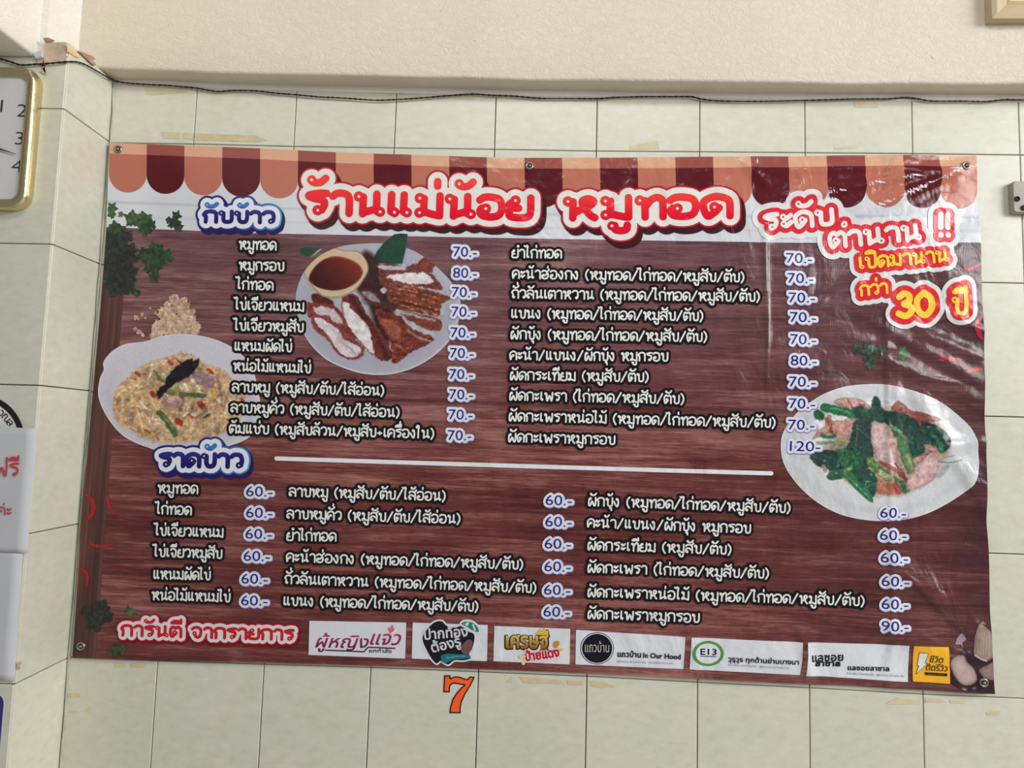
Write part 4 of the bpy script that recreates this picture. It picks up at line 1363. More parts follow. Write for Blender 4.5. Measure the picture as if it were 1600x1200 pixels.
def herbs():
    def blob(name, discs, cols, x0, y0, x1, y1, lab, org, k, amp=3.0, step=.9, ly=1.3):
        c = Canvas(x0, y0, x1, y1, cols[0], step=step, org=org, k=k)
        F = np.full(c.X.shape, 1e3)
        for i, (a, b, q) in enumerate(discs):
            p_ = c.T([(a, b)])[0]
            dd = np.hypot(c.X - p_[0], c.Y - p_[1])
            an = np.arctan2(c.Y - p_[1], c.X - p_[0])
            dd = dd - (q / k) * (1 + .16 * np.sin(an * 5 + i) + .08 * np.sin(an * 11 + 2 * i))
            col = cols[i % len(cols)] if len(cols) < len(discs) else cols[i]
            m = np.clip(.5 - dd / 5, 0, 1)
            c.put(m * .8, col)
            F = np.minimum(F, dd)
        F = F + amp * .5 * vnoise(c.X, c.Y, 3.5, 31)
        c.mottle(.22, 4, 33)
        c.mottle(.14, 2, 34)
        Fs_ = F
        # keep inside the sheet
        lf = np.interp(c.Y, [p[1] for p in B_LFT], [p[0] for p in B_LFT]) + .6
        rf = np.interp(c.Y, [p[1] for p in B_RGT], [p[0] for p in B_RGT]) - .6
        Fs_ = np.maximum(np.maximum(Fs_, lf - c.X), c.X - rf)
        c.emit(name, Fs_, ly * LY, lab)
    gr, dk, dd_ = (64, 96, 56), (46, 68, 48), (40, 42, 42)
    ds = [(155, 150, 45, gr), (150, 205, 40, gr), (235, 215, 26, (96, 118, 92)), (350, 255, 72, gr), (450, 265, 75, gr), (520, 310, 50, dk), (470, 350, 60, dk), (760, 225, 42, dk), (740, 290, 58, dk), (780, 335, 40, dk),
          (690, 268, 30, dk), (560, 555, 80, dk), (470, 595, 76, dk), (650, 610, 74, dk), (540, 690, 88, dk), (550, 800, 50, (62, 60, 48)), (180, 380, 95, dk), (130, 450, 80, dd_), (290, 420, 60, dd_), (200, 560, 130, dd_), (300, 620, 95, dd_),
          (200, 740, 130, dd_), (300, 760, 95, dd_), (190, 880, 100, dd_), (300, 890, 70, dd_), (385, 950, 35, dk), (330, 540, 60, dd_)]
    blob('parsley_picture', [q[:3] for q in ds], [q[3] for q in ds], 150, 312, 292, 478, 'printed picture of a dark green bunch of parsley', (150, 300), 6.0)
    ds = [(200, 830, 40), (290, 835, 52), (365, 840, 42), (290, 920, 46), (300, 965, 30)]
    blob('parsley_picture', ds, [(60, 80, 68)], 1325, 530, 1390, 590, None, (1300, 380), 5.0, amp=2)
    blob('parsley_picture', [(550, 840, 30), (540, 880, 34), (580, 870, 28)], [(74, 104, 66)], 1395, 535, 1430, 570, None, (1300, 380), 5.0, amp=3)
    blob('parsley_picture', [(140, 880, 38), (220, 860, 46), (180, 945, 52), (250, 910, 36)], [(40, 50, 42)], 115, 930, 180, 992, None, (100, 720), 3.747, amp=3)
    blob('parsley_picture', [(390, 885, 24), (415, 900, 14), (375, 865, 16)], [(84, 98, 60)], 190, 938, 225, 972, None, (100, 720), 3.747, amp=3)
    blob('parsley_picture', [(320, 1110, 40), (280, 1120, 26), (350, 1085, 26)], [(62, 76, 44)], 165, 1000, 208, 1030, None, (100, 720), 3.747, amp=3)


def strokes_part(name, pts, wd, col, ly=1.5, step=.8, taper=True, lab=None):
    P_ = catmull(pts, 6)
    lo, hi = P_.min(0) - wd - 2, P_.max(0) + wd + 2
    X, Y = np.meshgrid(np.arange(lo[0], hi[0], step), np.arange(lo[1], hi[1], step))
    F = np.full(X.shape, 1e3)
    n = len(P_)
    for i in range(n - 1):
        t = i / (n - 2)
        wr = wd / 2 * (1 - .75 * abs(2 * t - 1) ** 2.5) if taper else wd / 2
        F = np.minimum(F, seg_dist(X, Y, P_[i:i + 1], P_[i + 1:i + 2]) - wr)
    lf = np.interp(Y, [p[1] for p in B_LFT], [p[0] for p in B_LFT]) + .6
    rf = np.interp(Y, [p[1] for p in B_RGT], [p[0] for p in B_RGT]) - .6
    F = np.maximum(np.maximum(F, lf - X), X - rf)
    P_, fc = field_mesh(F, lo[0], lo[1], step, 0, 6)
    return print_part(name, [(P_, fc, col, ly * LY)], label=lab)


def poly_layer(pts, step=1.0, smooth=False, lvl=0.0, grow=0.0):
    P_ = catmull(pts, 6, closed=True) if smooth else np.asarray(pts, float)
    lo, hi = P_.min(0) - 2 - grow, P_.max(0) + 2 + grow
    X, Y = np.meshgrid(np.arange(lo[0], hi[0] + step, step), np.arange(lo[1], hi[1] + step, step))
    return field_mesh(poly_sdf(X, Y, P_), lo[0], lo[1], step, lvl + grow, 8)


dish_pork()
dish_bamboo()
dish_kale()
herbs()
q = lambda o, k, pts: [(o[0] + a / k, o[1] + b / k) for a, b in pts]
ol, orr = (100, 720), (1300, 380)
for pts, w_ in (([(125, 190), (165, 225), (176, 275), (160, 320), (122, 345)], 7), ([(265, 185), (262, 245), (300, 328)], 5), ([(148, 472), (180, 495), (240, 498), (295, 486)], 4.5), ([(92, 628), (128, 648), (138, 690), (132, 742)], 5)):
    strokes_part('chilli_picture', q(ol, 3.747, pts), w_, (160, 32, 44))
for pts, w_ in (([(1000, 212), (1070, 205), (1160, 158)], 6), ([(1160, 560), (1118, 640), (1130, 700), (1165, 760)], 8), ([(800, 868), (880, 905), (1010, 912)], 5.5), ([(1022, 1010), (1090, 990), (1165, 985)], 6)):
    strokes_part('chilli_picture', q(orr, 5.0, pts), w_, (176, 44, 60))


def garlic():
    c = Canvas(1470, 965, 1556, 1084, (58, 32, 38), org=(1380, 940), k=7.5)
    Fa = c.poly([(930, 560), (1040, 600), (1190, 690), (1290, 650), (1300, 1060), (1100, 1050), (880, 1010), (760, 900), (850, 700)], (56, 34, 38), soft=2, tex=.1, cell=6)
    F1 = c.poly([(1052, 400), (1070, 320), (1112, 248), (1180, 280), (1262, 360), (1300, 450), (1300, 620), (1205, 692), (1100, 655), (1048, 600), (1055, 500)], (172, 144, 132), tex=.08, cell=5, shade=.35)
    F2 = c.poly([(768, 700), (815, 630), (920, 618), (965, 700), (1045, 780), (1080, 900), (1000, 962), (900, 955), (825, 880), (778, 780)], (190, 160, 156), tex=.06, cell=5, shade=.35)
    F3 = c.poly([(1105, 790), (1200, 738), (1300, 715), (1300, 905), (1180, 892), (1130, 842)], (150, 118, 118), tex=.1, shade=.3)
    F4 = c.poly([(835, 490), (905, 365), (968, 440), (925, 482), (915, 560), (900, 500)], (160, 140, 150), tex=.1)
    for k in range(5): c.stroke([(1090 + k * 30, 640), (1080 + k * 34, 450), (1115 + k * 22, 300)], .8, (150, 120, 108), tex=0)
    c.stroke([(1060, 620), (1130, 665), (1200, 690)], 2, (210, 200, 190)); c.stroke([(915, 1012), (940, 1020)], 4, (170, 150, 150), soft=1.5); c.stroke([(1030, 1005), (1050, 1000)], 4, (130, 110, 110), soft=1.5)
    c.put(np.clip(1 - np.hypot(c.X - 1497, c.Y - 1040) / 12, 0, 1) * .5, (212, 186, 180))
    F = np.minimum.reduce([Fa, F1, F2, F3, F4])
    rf = np.interp(c.Y, [p[1] for p in B_RGT], [p[0] for p in B_RGT]) - .8
    bf = np.interp(c.X, [p[0] for p in B_BOT], [p[1] for p in B_BOT]) - .8
    F = np.maximum(np.maximum(F, c.X - rf), c.Y - bf)
    c.emit('garlic_picture', F, 1.4 * LY, 'printed picture of peeled garlic cloves')


garlic()

# ------------------------------------------------------------------ lettering on the banner
WHT, BLK = (224, 226, 224), (24, 20, 22)


def menu_line(text, p0, p1, H=15.2):
    F, Fi, x0, y0 = text_field(text, p0, p1, H, 1.28, 6, .8)
    a = field_mesh(F, x0, y0, .8, 3.8, 8)
    b = field_mesh(Fi, x0, y0, .8, 0.0, 6)
    print_part('menu_line', [(a[0], a[1], BLK, 3.2 * LY), (b[0], b[1], WHT, 4.0 * LY)])


PORK3 = '(หมูทอด/ไก่ทอด/หมูสับ/ตับ)'
CH3 = '(หมูสับ/ตับ/ไส้อ่อน)'
LINES = [
 ('หมูทอด', (373, 391), (434, 392.5)), ('หมูกรอบ', (373, 423.5), (446, 424.7)), ('ไก่ทอด', (370, 453), (429, 455)),
 ('ไข่เจียวแหนม', (367, 485), (477, 488)), ('ไข่เจียวหมูสับ', (366, 517.5), (476, 520)), ('แหนมผัดไข่', (365.5, 549), (458, 551)),
 ('หน่อไม้แหนมไข่', (364, 580.5), (487.5, 584)), ('ลาบหมู ' + CH3, (362, 613), (602, 619)), ('ลาบหมูคั่ว ' + CH3, (360, 645), (626, 653)),
 ('ต้มแซ่บ (หมูสับล้วน/หมูสับ+เครื่องใน)', (358, 677.5), (680, 686)),
 ('ยำไก่ทอด', (798, 404), (879, 404.5)), ('คะน้าฮ่องกง ' + PORK3, (799, 436), (1164, 442)), ('ถั่วลันเตาหวาน ' + PORK3, (798, 467), (1188, 472.5)),
 ('แขนง ' + PORK3, (797, 498), (1100, 502.5)), ('ผักบุ้ง ' + PORK3, (796, 530.5), (1106, 535)), ('คะน้า/แขนง/ผักบุ้ง หมูกรอบ', (795, 563), (1045, 565.5)),
 ('ผัดกระเทียม (หมูสับ/ตับ)', (795, 594.5), (1015, 597.5)), ('ผัดกะเพรา (ไก่ทอด/หมูสับ/ตับ)', (794, 626), (1070.5, 632)),
 ('ผัดกะเพราหน่อไม้ ' + PORK3, (793, 658.5), (1212, 669)), ('ผัดกะเพราหมูกรอบ', (792, 691), (962.5, 695.5)),
 ('หมูทอด', (247, 771), (312.5, 772)), ('ไก่ทอด', (245, 803.5), (302.5, 805)), ('ไข่เจียวแหนม', (243, 837), (352, 840)),
 ('ไข่เจียวหมูสับ', (241, 870), (350, 873)), ('แหนมผัดไข่', (239.5, 905), (332, 906.5)), ('หน่อไม้แหนมไข่', (237, 937.5), (362.5, 941)),
 ('ลาบหมู ' + CH3, (451, 776), (698, 783.5)), ('ลาบหมูคั่ว ' + CH3, (447.5, 810.5), (721, 819)), ('ยำไก่ทอด', (447.5, 845), (527.5, 846)),
 ('คะน้าฮ่องกง ' + PORK3, (447, 877.5), (819, 890.5)), ('ถั่วลันเตาหวาน ' + PORK3, (444.5, 912), (839.5, 927)), ('แขนง ' + PORK3, (442, 946), (749, 956)),
 ('ผักบุ้ง ' + PORK3, (917, 791), (1236, 802)), ('คะน้า/แขนง/ผักบุ้ง หมูกรอบ', (916, 824.5), (1174, 834)), ('ผัดกระเทียม (หมูสับ/ตับ)', (916, 860), (1144, 867)),
 ('ผัดกะเพรา (ไก่ทอด/หมูสับ/ตับ)', (916, 895), (1203, 904.5)), ('ผัดกะเพราหน่อไม้ ' + PORK3, (916, 933), (1351, 947)), ('ผัดกะเพราหมูกรอบ', (916, 967), (1094, 973)),
]
for tx, a, b in LINES: menu_line(tx, a, b)

NAVY, PWH = (36, 42, 118), (216, 218, 236)


def price(text, p0, wd=37.0, H=15.6):
    F, _, x0, y0 = font_field(text, p0, (p0[0] + wd, p0[1] + .9), H, 6, .8)
    P0_, f0 = field_mesh(F, x0, y0, .8, 3.9, 6)
    P1_, f1 = field_mesh(F, x0, y0, .8, 0.05, 6)
    dk = np.where((P1_[:, 0] > p0[0] + wd * .66)[:, None], np.array([[28, 70, 96]]), np.array([NAVY]))
    P2_, f2 = field_mesh(F, x0, y0, .8, 4.6, 6)
    print_part('price', [(P2_ + np.array((.3, .7)), f2, (134, 118, 168), 3.0 * LY), (P0_, f0, PWH, 3.6 * LY), (P1_, f1, dk, 4.2 * LY)])


PR = [('70.-', 708, 401), ('80.-', 708, 434), ('70.-', 706, 464), ('70.-', 705.5, 494.5), ('70.-', 704, 527), ('70.-', 703, 559), ('70.-', 702, 592), ('70.-', 702, 623.5), ('70.-', 701, 655), ('70.-', 699.5, 687.5)]
PR += [('70.-', 1228, 411), ('70.-', 1229.5, 442.5), ('70.-', 1231, 473), ('70.-', 1233, 503.5), ('70.-', 1233.5, 538), ('80.-', 1234, 571), ('70.-', 1231.5, 604), ('70.-', 1231, 638), ('70.-', 1230, 671)]
PR6 = [(386, 775), (386, 808), (385, 841), (382, 875.5), (378.5, 911), (378, 945)]
PR6 += [(852.5, 789), (852, 822.5), (851, 857), (850.5, 892.5), (850, 929), (849, 963)]
PR6 += [(1372.5, 808), (1373, 843), (1374, 878), (1375, 914.5), (1375, 950)]
for t_, x, y in PR: price(t_, (x, y), 37 + (3.5 if x > 1000 else 0))
price('120-', (1233, 704.5), 47)
for x, y in PR6: price('60.-', (x, y), 41)
price('90.-', (1374, 984), 42)

# the white rule
strokes_part('dividing_rule', [(433, 716.3), (600, 721.6), (800, 727.8), (1000, 733.8), (1205, 739.6)], 6.6, (222, 222, 226), 3, taper=False)


def ramp_y(P_, y0, y1, c0, c1):
    t = np.clip((P_[:, 1] - y0) / (y1 - y0), 0, 1)[:, None]
    return np.array(c0, float) * (1 - t) + np.array(c1, float) * t


def ramp_x(P_, x0, x1, c0, c1):
    t = np.clip((P_[:, 0] - x0) / (x1 - x0), 0, 1)[:, None]
    return np.array(c0, float) * (1 - t) + np.array(c1, float) * t


def fancy(name, text, p0, p1, H, pen, rings, fill, fat=.055, step=.9, lean=0.0, italic=0.0, base=3.0, label=None, dl=.8):
    """rings: list of (radius, colour or fn(P), shift)"""
    pad = max(r_[0] for r_ in rings) + 3
    F, Fi, x0, y0 = text_field(text, p0, p1, H, pen, pad, step, lean, fat, italic)
    lays = []
    for i, (rad_, col, sh_) in enumerate(rings):
        if isinstance(rad_, tuple): rad_ = rad_[0]
        P_, fc = field_mesh(F, x0, y0, step, rad_, 8)
        if sh_ != (0, 0):
            # extrude the silhouette towards the shift
            G_ = F.copy()
            for k in range(1, 7):
                sx_, sy_ = sh_[0] * k / 6 / step, sh_[1] * k / 6 / step
                G_ = np.minimum(G_, np.roll(np.roll(F, int(round(sy_)), 0), int(round(sx_)), 1))
            P_, fc = field_mesh(G_, x0, y0, step, rad_, 8)
        lays.append((P_, fc, col(P_) if callable(col) else col, (base + dl * i) * LY))
    P_, fc = field_mesh(Fi, x0, y0, step, 0.0, 6)
    lays.append((P_, fc, fill(P_) if callable(fill) else fill, (base + dl * len(rings)) * LY))
    return print_part(name, lays, label=label)


OFFW = (222, 221, 216)
TR = [(12.5, (62, 24, 28), (6, 9)), (11.8, (196, 30, 54), (0, 0)), (9.3, OFFW, (0, 0))]
fancy('title_lettering', 'ร้านแม่น้อย', (472.5, 338.5), (838, 347), 43, 5.9, TR, lambda P_: ramp_y(P_, 285, 345, (236, 64, 54), (218, 6, 44)), label='large red shop name lettering with white and dark red outline, left half')
fancy('title_lettering', 'หมูทอด', (874, 347), (1150, 343.5), 42, 5.9, TR, lambda P_: ramp_y(P_, 306, 345, (232, 62, 54), (216, 8, 44)), label='large red shop name lettering with white and dark red outline, right half')
BR = lambda xa, xb: [(10.5, (40, 26, 92), (4, 5)), (9.6, (lambda P_: np.where((P_[:, 0] > xa)[:, None], ramp_x(P_, xa, xb, (40, 52, 150), (62, 160, 200)), np.array([[44, 40, 120]]))), (0, 0)), (7.0, (222, 224, 236), (0, 0))]
BF = lambda yt: (lambda P_: np.where((P_[:, 1] < yt)[:, None], np.array([[44, 124, 188]]), ramp_y(P_, yt, yt + 22, (52, 48, 146), (30, 24, 96))))
fancy('section_heading', 'กับข้าว', (316, 350.5), (434, 352), 22.5, 3.2, BR(370, 440), BF(325), label='blue heading lettering on a white cloud outline, upper left')
fancy('section_heading', 'ราดข้าว', (247.5, 731), (385, 733), 26, 3.6, BR(320, 400), BF(702), label='blue heading lettering on a white cloud outline above the lower list')
RED = (218, 44, 56)
SL = [(15.5, (218, 219, 222), (0, 0)), (7.0, RED, (0, 0))]
fancy('slogan_lettering', 'ระดับ', (1189, 363.5), (1307, 353.5), 30, 3.7, SL, (232, 226, 224), base=2.8, dl=1.5)
fancy('slogan_lettering', 'ตำนาน', (1292, 390.5), (1441, 377.5), 29, 3.6, SL, (232, 226, 224), base=2.9, dl=1.5)
fancy('slogan_lettering', '!!', (1459, 374), (1489, 374), 39, 4.4, SL, (232, 226, 224), base=2.9, fat=0, dl=1.5)
YEL = (244, 204, 66)
fancy('slogan_lettering', 'เปิดมานาน', (1339, 422.5), (1481.5, 411), 21, 2.25, [(13.5, (218, 219, 222), (0, 0)), (6.6, RED, (0, 0))], YEL, base=3.1, dl=1.5)
fancy('slogan_lettering', 'กว่า', (1341, 464.5), (1388, 460), 19, 2.05, [(13.5, (218, 219, 222), (0, 0)), (6.6, RED, (0, 0))], YEL, base=3.0, dl=1.5)
fancy('slogan_lettering', '30', (1396, 500), (1464.5, 497), 45, 5.0, [(15, (218, 219, 222), (0, 0)), (8, RED, (0, 0))], YEL, base=2.7, fat=0, dl=1.5)
fancy('slogan_lettering', 'ปี', (1483, 494), (1513, 493), 31, 3.2, [(15, (218, 219, 222), (0, 0)), (8, RED, (0, 0))], YEL, base=2.7, dl=1.5)
fancy('footer_lettering', 'การันตี จากรายการ', (188, 994), (462.5, 1001.5), 20, 2.35, [(7.2, (120, 18, 34), (2, 3)), (6.8, (190, 24, 44), (0, 0)), (5.0, (218, 216, 218), (0, 0))], (196, 30, 40), label='red lettering with white outline along the lower edge')


# ------------------------------------------------------------------ logo cards along the lower edge
def ftext(s, p0, p1, H, cap=.69, grow=0.0, step=.6, italic=0.0):
    F, _, x0, y0 = font_field(s, p0, p1, H, 3, step, cap, italic)
    return field_mesh(F, x0, y0, step, grow, 6)


def ell(cx, cy, rx, ry, n=40, rot=0.0):
    an = np.linspace(0, 2 * np.pi, n, endpoint=False)
    x, y = rx * np.cos(an), ry * np.sin(an)
    return np.stack([cx + x * math.cos(rot) - y * math.sin(rot), cy + x * math.sin(rot) + y * math.cos(rot)], 1)


def stroke_layer(pts, wd, step=.6, smooth=True):
    P_ = catmull(pts, 5) if smooth and len(pts) > 2 else np.asarray(pts, float)
    lo, hi = P_.min(0) - wd, P_.max(0) + wd
    X, Y = np.meshgrid(np.arange(lo[0], hi[0] + step, step), np.arange(lo[1], hi[1] + step, step))
    return field_mesh(seg_dist(X, Y, P_[:-1], P_[1:]) - wd / 2, lo[0], lo[1], step, 0, 6)


CARD = (214, 218, 226)


def card(pts, col, layers, label):
    a = poly_layer(pts, 1.2)
    ls = [(a[0], a[1], col, 2.2 * LY)]
    for i, (g, c) in enumerate(layers): ls.append((g[0], g[1], c(g[0]) if callable(c) else c, (2.9 + .35 * i) * LY))
    return print_part('logo_card', ls, label=label)


k1 = lambda pts: [(470 + a / 8.889, 960 + b / 8.889) for a, b in pts]
MAG = lambda P_: ramp_y(P_, 984, 1012, (216, 60, 96), (110, 24, 76))
card([(484, 969.5), (635, 972.5), (633, 1029), (482.5, 1023)], CARD, [
    (ftext('ผู้หญิง', (493, 1011), (573, 1012), 15, .56, .35, italic=.35), MAG),
    (ftext('แจ๋ว', (578, 1006.5), (623, 1007.5), 17, .56, .35, italic=.35), MAG),
    (stroke_layer(k1([(350, 492), (880, 515), (940, 452), (1310, 468)]), 2.0, smooth=False), (84, 22, 66)),
    (ftext('ยกกำลัง', (577, 1019), (612, 1020), 4.6, .56, .1, step=.45), (40, 26, 44)),
    (poly_layer(k1([(1205, 190), (1250, 175), (1275, 130), (1290, 180), (1310, 200), (1275, 215), (1240, 265), (1238, 215)]), .5), (224, 110, 120)),
], 'white card with slanted pink and purple lettering')
k2 = lambda pts: [(640 + a / 6.154, 960 + b / 6.154) for a, b in pts]
blob2 = k2([(130, 200), (180, 130), (240, 75), (310, 65), (360, 110), (440, 125), (500, 110), (560, 160), (620, 190), (620, 260), (600, 330), (570, 380), (585, 420), (520, 440), (430, 440), (370, 480), (300, 445), (260, 470), (210, 420), (160, 330), (130, 260)])
card([(645, 972.5), (762, 976.5), (761, 1033), (643.5, 1029)], CARD, [
    (poly_layer(blob2, .9, True, grow=2.6), (216, 218, 224)),
    (poly_layer(blob2, .9, True), (26, 24, 34)),
    (poly_layer(k2([(495, 90), (530, 62), (600, 68), (660, 120), (668, 175), (610, 160), (550, 125)]), .7, True, grow=2.2), (216, 218, 224)),
    (poly_layer(k2([(500, 88), (535, 68), (600, 75), (655, 120), (662, 168), (610, 155), (555, 120)]), .6, True), (40, 128, 118)),
    (poly_layer(k2([(530, 90), (560, 72), (575, 76), (560, 110), (548, 110)]), .5), (206, 222, 216)),
    (poly_layer(k2([(600, 90), (615, 90), (640, 150), (625, 158)]), .5), (206, 222, 216)),
    (ftext('ปากท้อง', (664, 999), (731, 993.5), 12.5, .56, .5), (206, 206, 212)),
    (ftext('ต้องรู้', (676, 1019), (721, 1008), 12, .56, .5), (206, 206, 212)),
    (poly_layer(k2([(500, 300), (560, 240), (600, 250), (604, 300), (570, 370), (530, 380), (500, 350)]), .7, True), (112, 80, 78)),
    (poly_layer(k2([(300, 400), (360, 375), (450, 380), (570, 385), (575, 415), (480, 425), (420, 430), (350, 465), (320, 450)]), .7, True), (30, 116, 126)),
    (stroke_layer([(698, 1027.5), (702, 1026.6)], 1.1, .4), (130, 180, 184)), (stroke_layer([(704, 1026.6), (711, 1025.4)], 1.1, .4), (130, 180, 184)),
    (stroke_layer([(713, 1025.2), (718, 1024.6)], 1.1, .4), (130, 180, 184)), (stroke_layer([(720, 1024.6), (727, 1024.4)], 1.1, .4), (130, 180, 184)),
], 'white card with a black badge of white lettering and a small green parasol')
k3 = k2
GOLD = lambda P_: ramp_y(P_, 985, 1012, (244, 224, 130), (150, 96, 40))
gw = ftext('เศรษฐี', (790, 1013), (857, 1013.5), 21, .60, 2.2, .8)
gf = ftext('เศรษฐี', (791, 1012), (856, 1012.5), 20, .60, .9, .6)
rb = ftext('ป้ายแดง', (821, 1033.5), (875, 1026), 12, .60, 2.2, .8)
rf_ = ftext('ป้ายแดง', (822, 1032.5), (874, 1025), 11.5, .60, .8, .6)
card([(772.5, 978), (891, 982.5), (890, 1038), (771, 1033)], CARD, [
    (gw, (52, 34, 24)), (gf, GOLD), (rb, (222, 214, 212)), (rf_, (190, 20, 52)),
    (poly_layer(k3([(1205, 180), (1240, 165), (1255, 130), (1275, 160), (1300, 125), (1310, 160), (1335, 150), (1330, 200), (1230, 195)]), .5), (220, 188, 60)),
    (poly_layer(k3([(1382, 285), (1400, 255), (1435, 255), (1440, 285), (1415, 318), (1388, 312)]), .5, True), (206, 130, 50)),
    (poly_layer(k3([(1050, 395), (1110, 390), (1110, 415), (1070, 425)]), .5, True), (222, 210, 140)),
    (poly_layer(k3([(1075, 455), (1110, 450), (1105, 480), (1085, 482)]), .5, True), (222, 210, 140)),
    (poly_layer(k3([(1420, 335), (1470, 322), (1475, 340), (1445, 348)]), .5, True), (222, 190, 60)),
], 'white card with golden and red lettering and a small crown')
k4 = lambda a, b: (890 + a / 8, 975 + b / 8)
card([(900, 984), (1070.5, 995), (1067.5, 1045), (899, 1038)], CARD, [
    (poly_layer(ell(*k4(343, 302), 26.2, 25), 1.0), (44, 44, 112)), (poly_layer(ell(*k4(343, 302), 25, 23.8), 1.0), CARD),
    (poly_layer(ell(*k4(343, 302), 23.5, 22.6), 1.0), (20, 18, 34)),
    (ftext('แถวบ้าน', k4(190, 345), k4(492, 350), 11.5, .56, .0), (190, 186, 172)),
    (ftext('แถวบ้าน', k4(600, 405), k4(888, 413), 6.6, .56, .38, .5), (30, 28, 44)),
    (ftext('In Our Hood', k4(920, 415), k4(1382, 436), 7.6, .69, .35, .5), (30, 28, 44)),
    (ftext('ผู้ติดตาม 4.7 หมื่น คน · กำลังติดตาม 5 คน', k4(596, 474), k4(1288, 498), 2.6, .56, .0, .4), (96, 98, 110)),
], 'white card with a round black badge and dark lettering')
k5 = lambda a, b: (1070 + a / 8, 985 + b / 8)
card([(1080, 995.5), (1253, 1003), (1252.5, 1030), (1249, 1054), (1077, 1045)], CARD, [
    (poly_layer(ell(*k5(286, 284), 24.6, 19.6), 1.0), (84, 148, 72)), (poly_layer(ell(*k5(286, 284), 19.6, 15.6), 1.0), CARD),
    (ftext('E13', k5(190, 296), k5(390, 302), 9.2, .69, .35, .5), (24, 26, 42)),
    (stroke_layer([k5(190, 314), k5(385, 322)], 1.3), (60, 62, 84)),
    (ftext('วุรุวุร ทุกด้านย่านบางนา', k5(538, 378), k5(1415, 420), 5.8, .56, .3, .5), (30, 28, 44)),
    (ftext('5.2 หมื่น การกดถูกใจ · ผู้ติดตาม 5.7 หมื่น คน', k5(534, 432), k5(1294, 474), 2.6, .56, .0, .4), (96, 98, 110)),
], 'white card with a green ring badge and dark lettering')
k6 = lambda a, b: (1250 + a / 6.4, 990 + b / 6.4)
card([(1261, 1003), (1419, 1008), (1419.5, 1030), (1418, 1065), (1258, 1055), (1261.5, 1025)], CARD, [
    (ftext('แลซอย', k6(118, 278), k6(430, 272), 9.5, .56, .6), (30, 28, 38)), (ftext('ลาซาล', k6(150, 322), k6(400, 326), 6.5, .56, .7), (30, 28, 38)),
    (ftext('แลซอยลาซาล', k6(480, 364), k6(888, 374), 5.8, .56, .35, .5), (30, 28, 38)),
    (ftext('2.2 หมื่น การกดถูกใจ · ผู้ติดตาม 2.5 หมื่น คน', k6(466, 406), k6(1040, 432), 2.7, .56, .0, .4), (96, 98, 110)),
], 'white card with black lettering at left and a smaller line at right')
card([(1425.5, 1008), (1479.5, 1009.5), (1482, 1067), (1426, 1064.5)], (246, 182, 48), [
    (poly_layer([k6(1182, 185), k6(1266, 190), k6(1240, 290), k6(1262, 292), k6(1158, 402), k6(1182, 322), k6(1168, 320)], .5, grow=.5), (40, 40, 36)),
    (poly_layer([k6(1184, 188), k6(1264, 192), k6(1236, 292), k6(1258, 294), k6(1162, 396), k6(1186, 318), k6(1170, 316)], .5), (226, 230, 232)),
    (ftext('ชีวิต', k6(1280, 278), k6(1408, 284), 8.0, .56, .15, .5, .1), (70, 50, 24)),
    (ftext('ติดรีวิว', k6(1248, 360), k6(1452, 368), 8.0, .56, .15, .5, .1), (70, 50, 24)),
    (poly_layer([k6(1242, 380), k6(1453, 388), k6(1454, 416), k6(1243, 408)], .8), (44, 30, 30)),
    (stroke_layer([k6(1268, 397), k6(1340, 399)], .9, .35), (130, 92, 50)), (stroke_layer([k6(1358, 400), k6(1424, 402)], .9, .35), (130, 92, 50)),
], 'yellow card with a white lightning bolt')


# eyelets
def eyelet(px, nail):
    q_, _ = on_banner(np.array([px], float), 0.0022)
    c = q_[0]
    V, F = [], []
    prof = [(.0042, .0000), (.0046, -.0012), (.0060, -.0018), (.0076, -.0012), (.0082, .0018)]
    n = 24
    for r_, dy in prof:
        for k in range(n):
            an = 2 * math.pi * k / n
            V.append((c[0] + r_ * math.cos(an), c[1] + dy, c[2] + r_ * math.sin(an)))
    for j in range(len(prof) - 1):
        for k in range(n):
            F.append((j * n + k, (j + 1) * n + k, (j + 1) * n + (k + 1) % n, j * n + (k + 1) % n))
    e = mesh('eyelet', V, F, M['nickel'], banner, smooth=True, loc=c)
    V = [(c[0] + .0043 * math.cos(a), c[1] + .0006, c[2] + .0043 * math.sin(a)) for a in np.linspace(0, 2 * math.pi, 20, endpoint=False)]
    h_ = mesh('eyelet_hole', V, [tuple(range(20))], M['dark'], e)
    h_.location = (0, 0, 0)
    h_.data.transform(Matrix.Translation(banner.location * 0))
    vv = np.array(V) - c
    for v_, p_ in zip(h_.data.vertices, vv): v_.co = p_
    if nail:
        prof = [(.0001, -.0030), (.0022, -.0026), (.0030, -.0014), (.0030, .0002)]
        V, F = [], []
        for r_, dy in prof:
            for k in range(14):
                an = 2 * math.pi * k / 14
                V.append((r_ * math.cos(an), dy, r_ * math.sin(an)))
        for j in range(3):
            for k in range(14): F.append((j * 14 + k, j * 14 + (k + 1) % 14, (j + 1) * 14 + (k + 1) % 14, (j + 1) * 14 + k))
        F.append(tuple(range(14)))
        nl = mesh('nail_head', V, F, M['steel'], e, smooth=True, loc=(0, 0, 0))
        nl.location = (0, 0, 0)
        for v_, p_ in zip(nl.data.vertices, V): v_.co = p_


for px, nail in (((186.5, 234.5), 1), ((827.5, 259), 1), ((1507.5, 260), 1), ((127.3, 1009.3), 1), ((1534, 1065), 1)): eyelet(px, nail)

# ------------------------------------------------------------------ number sticker under the banner
def plain_part(name, P_, fc, Y, mat, parent=None, loc=None, back=0.0):
    q_ = Wn(P_, Y)
    return mesh(name, q_, fc, M[mat], parent, loc=loc)


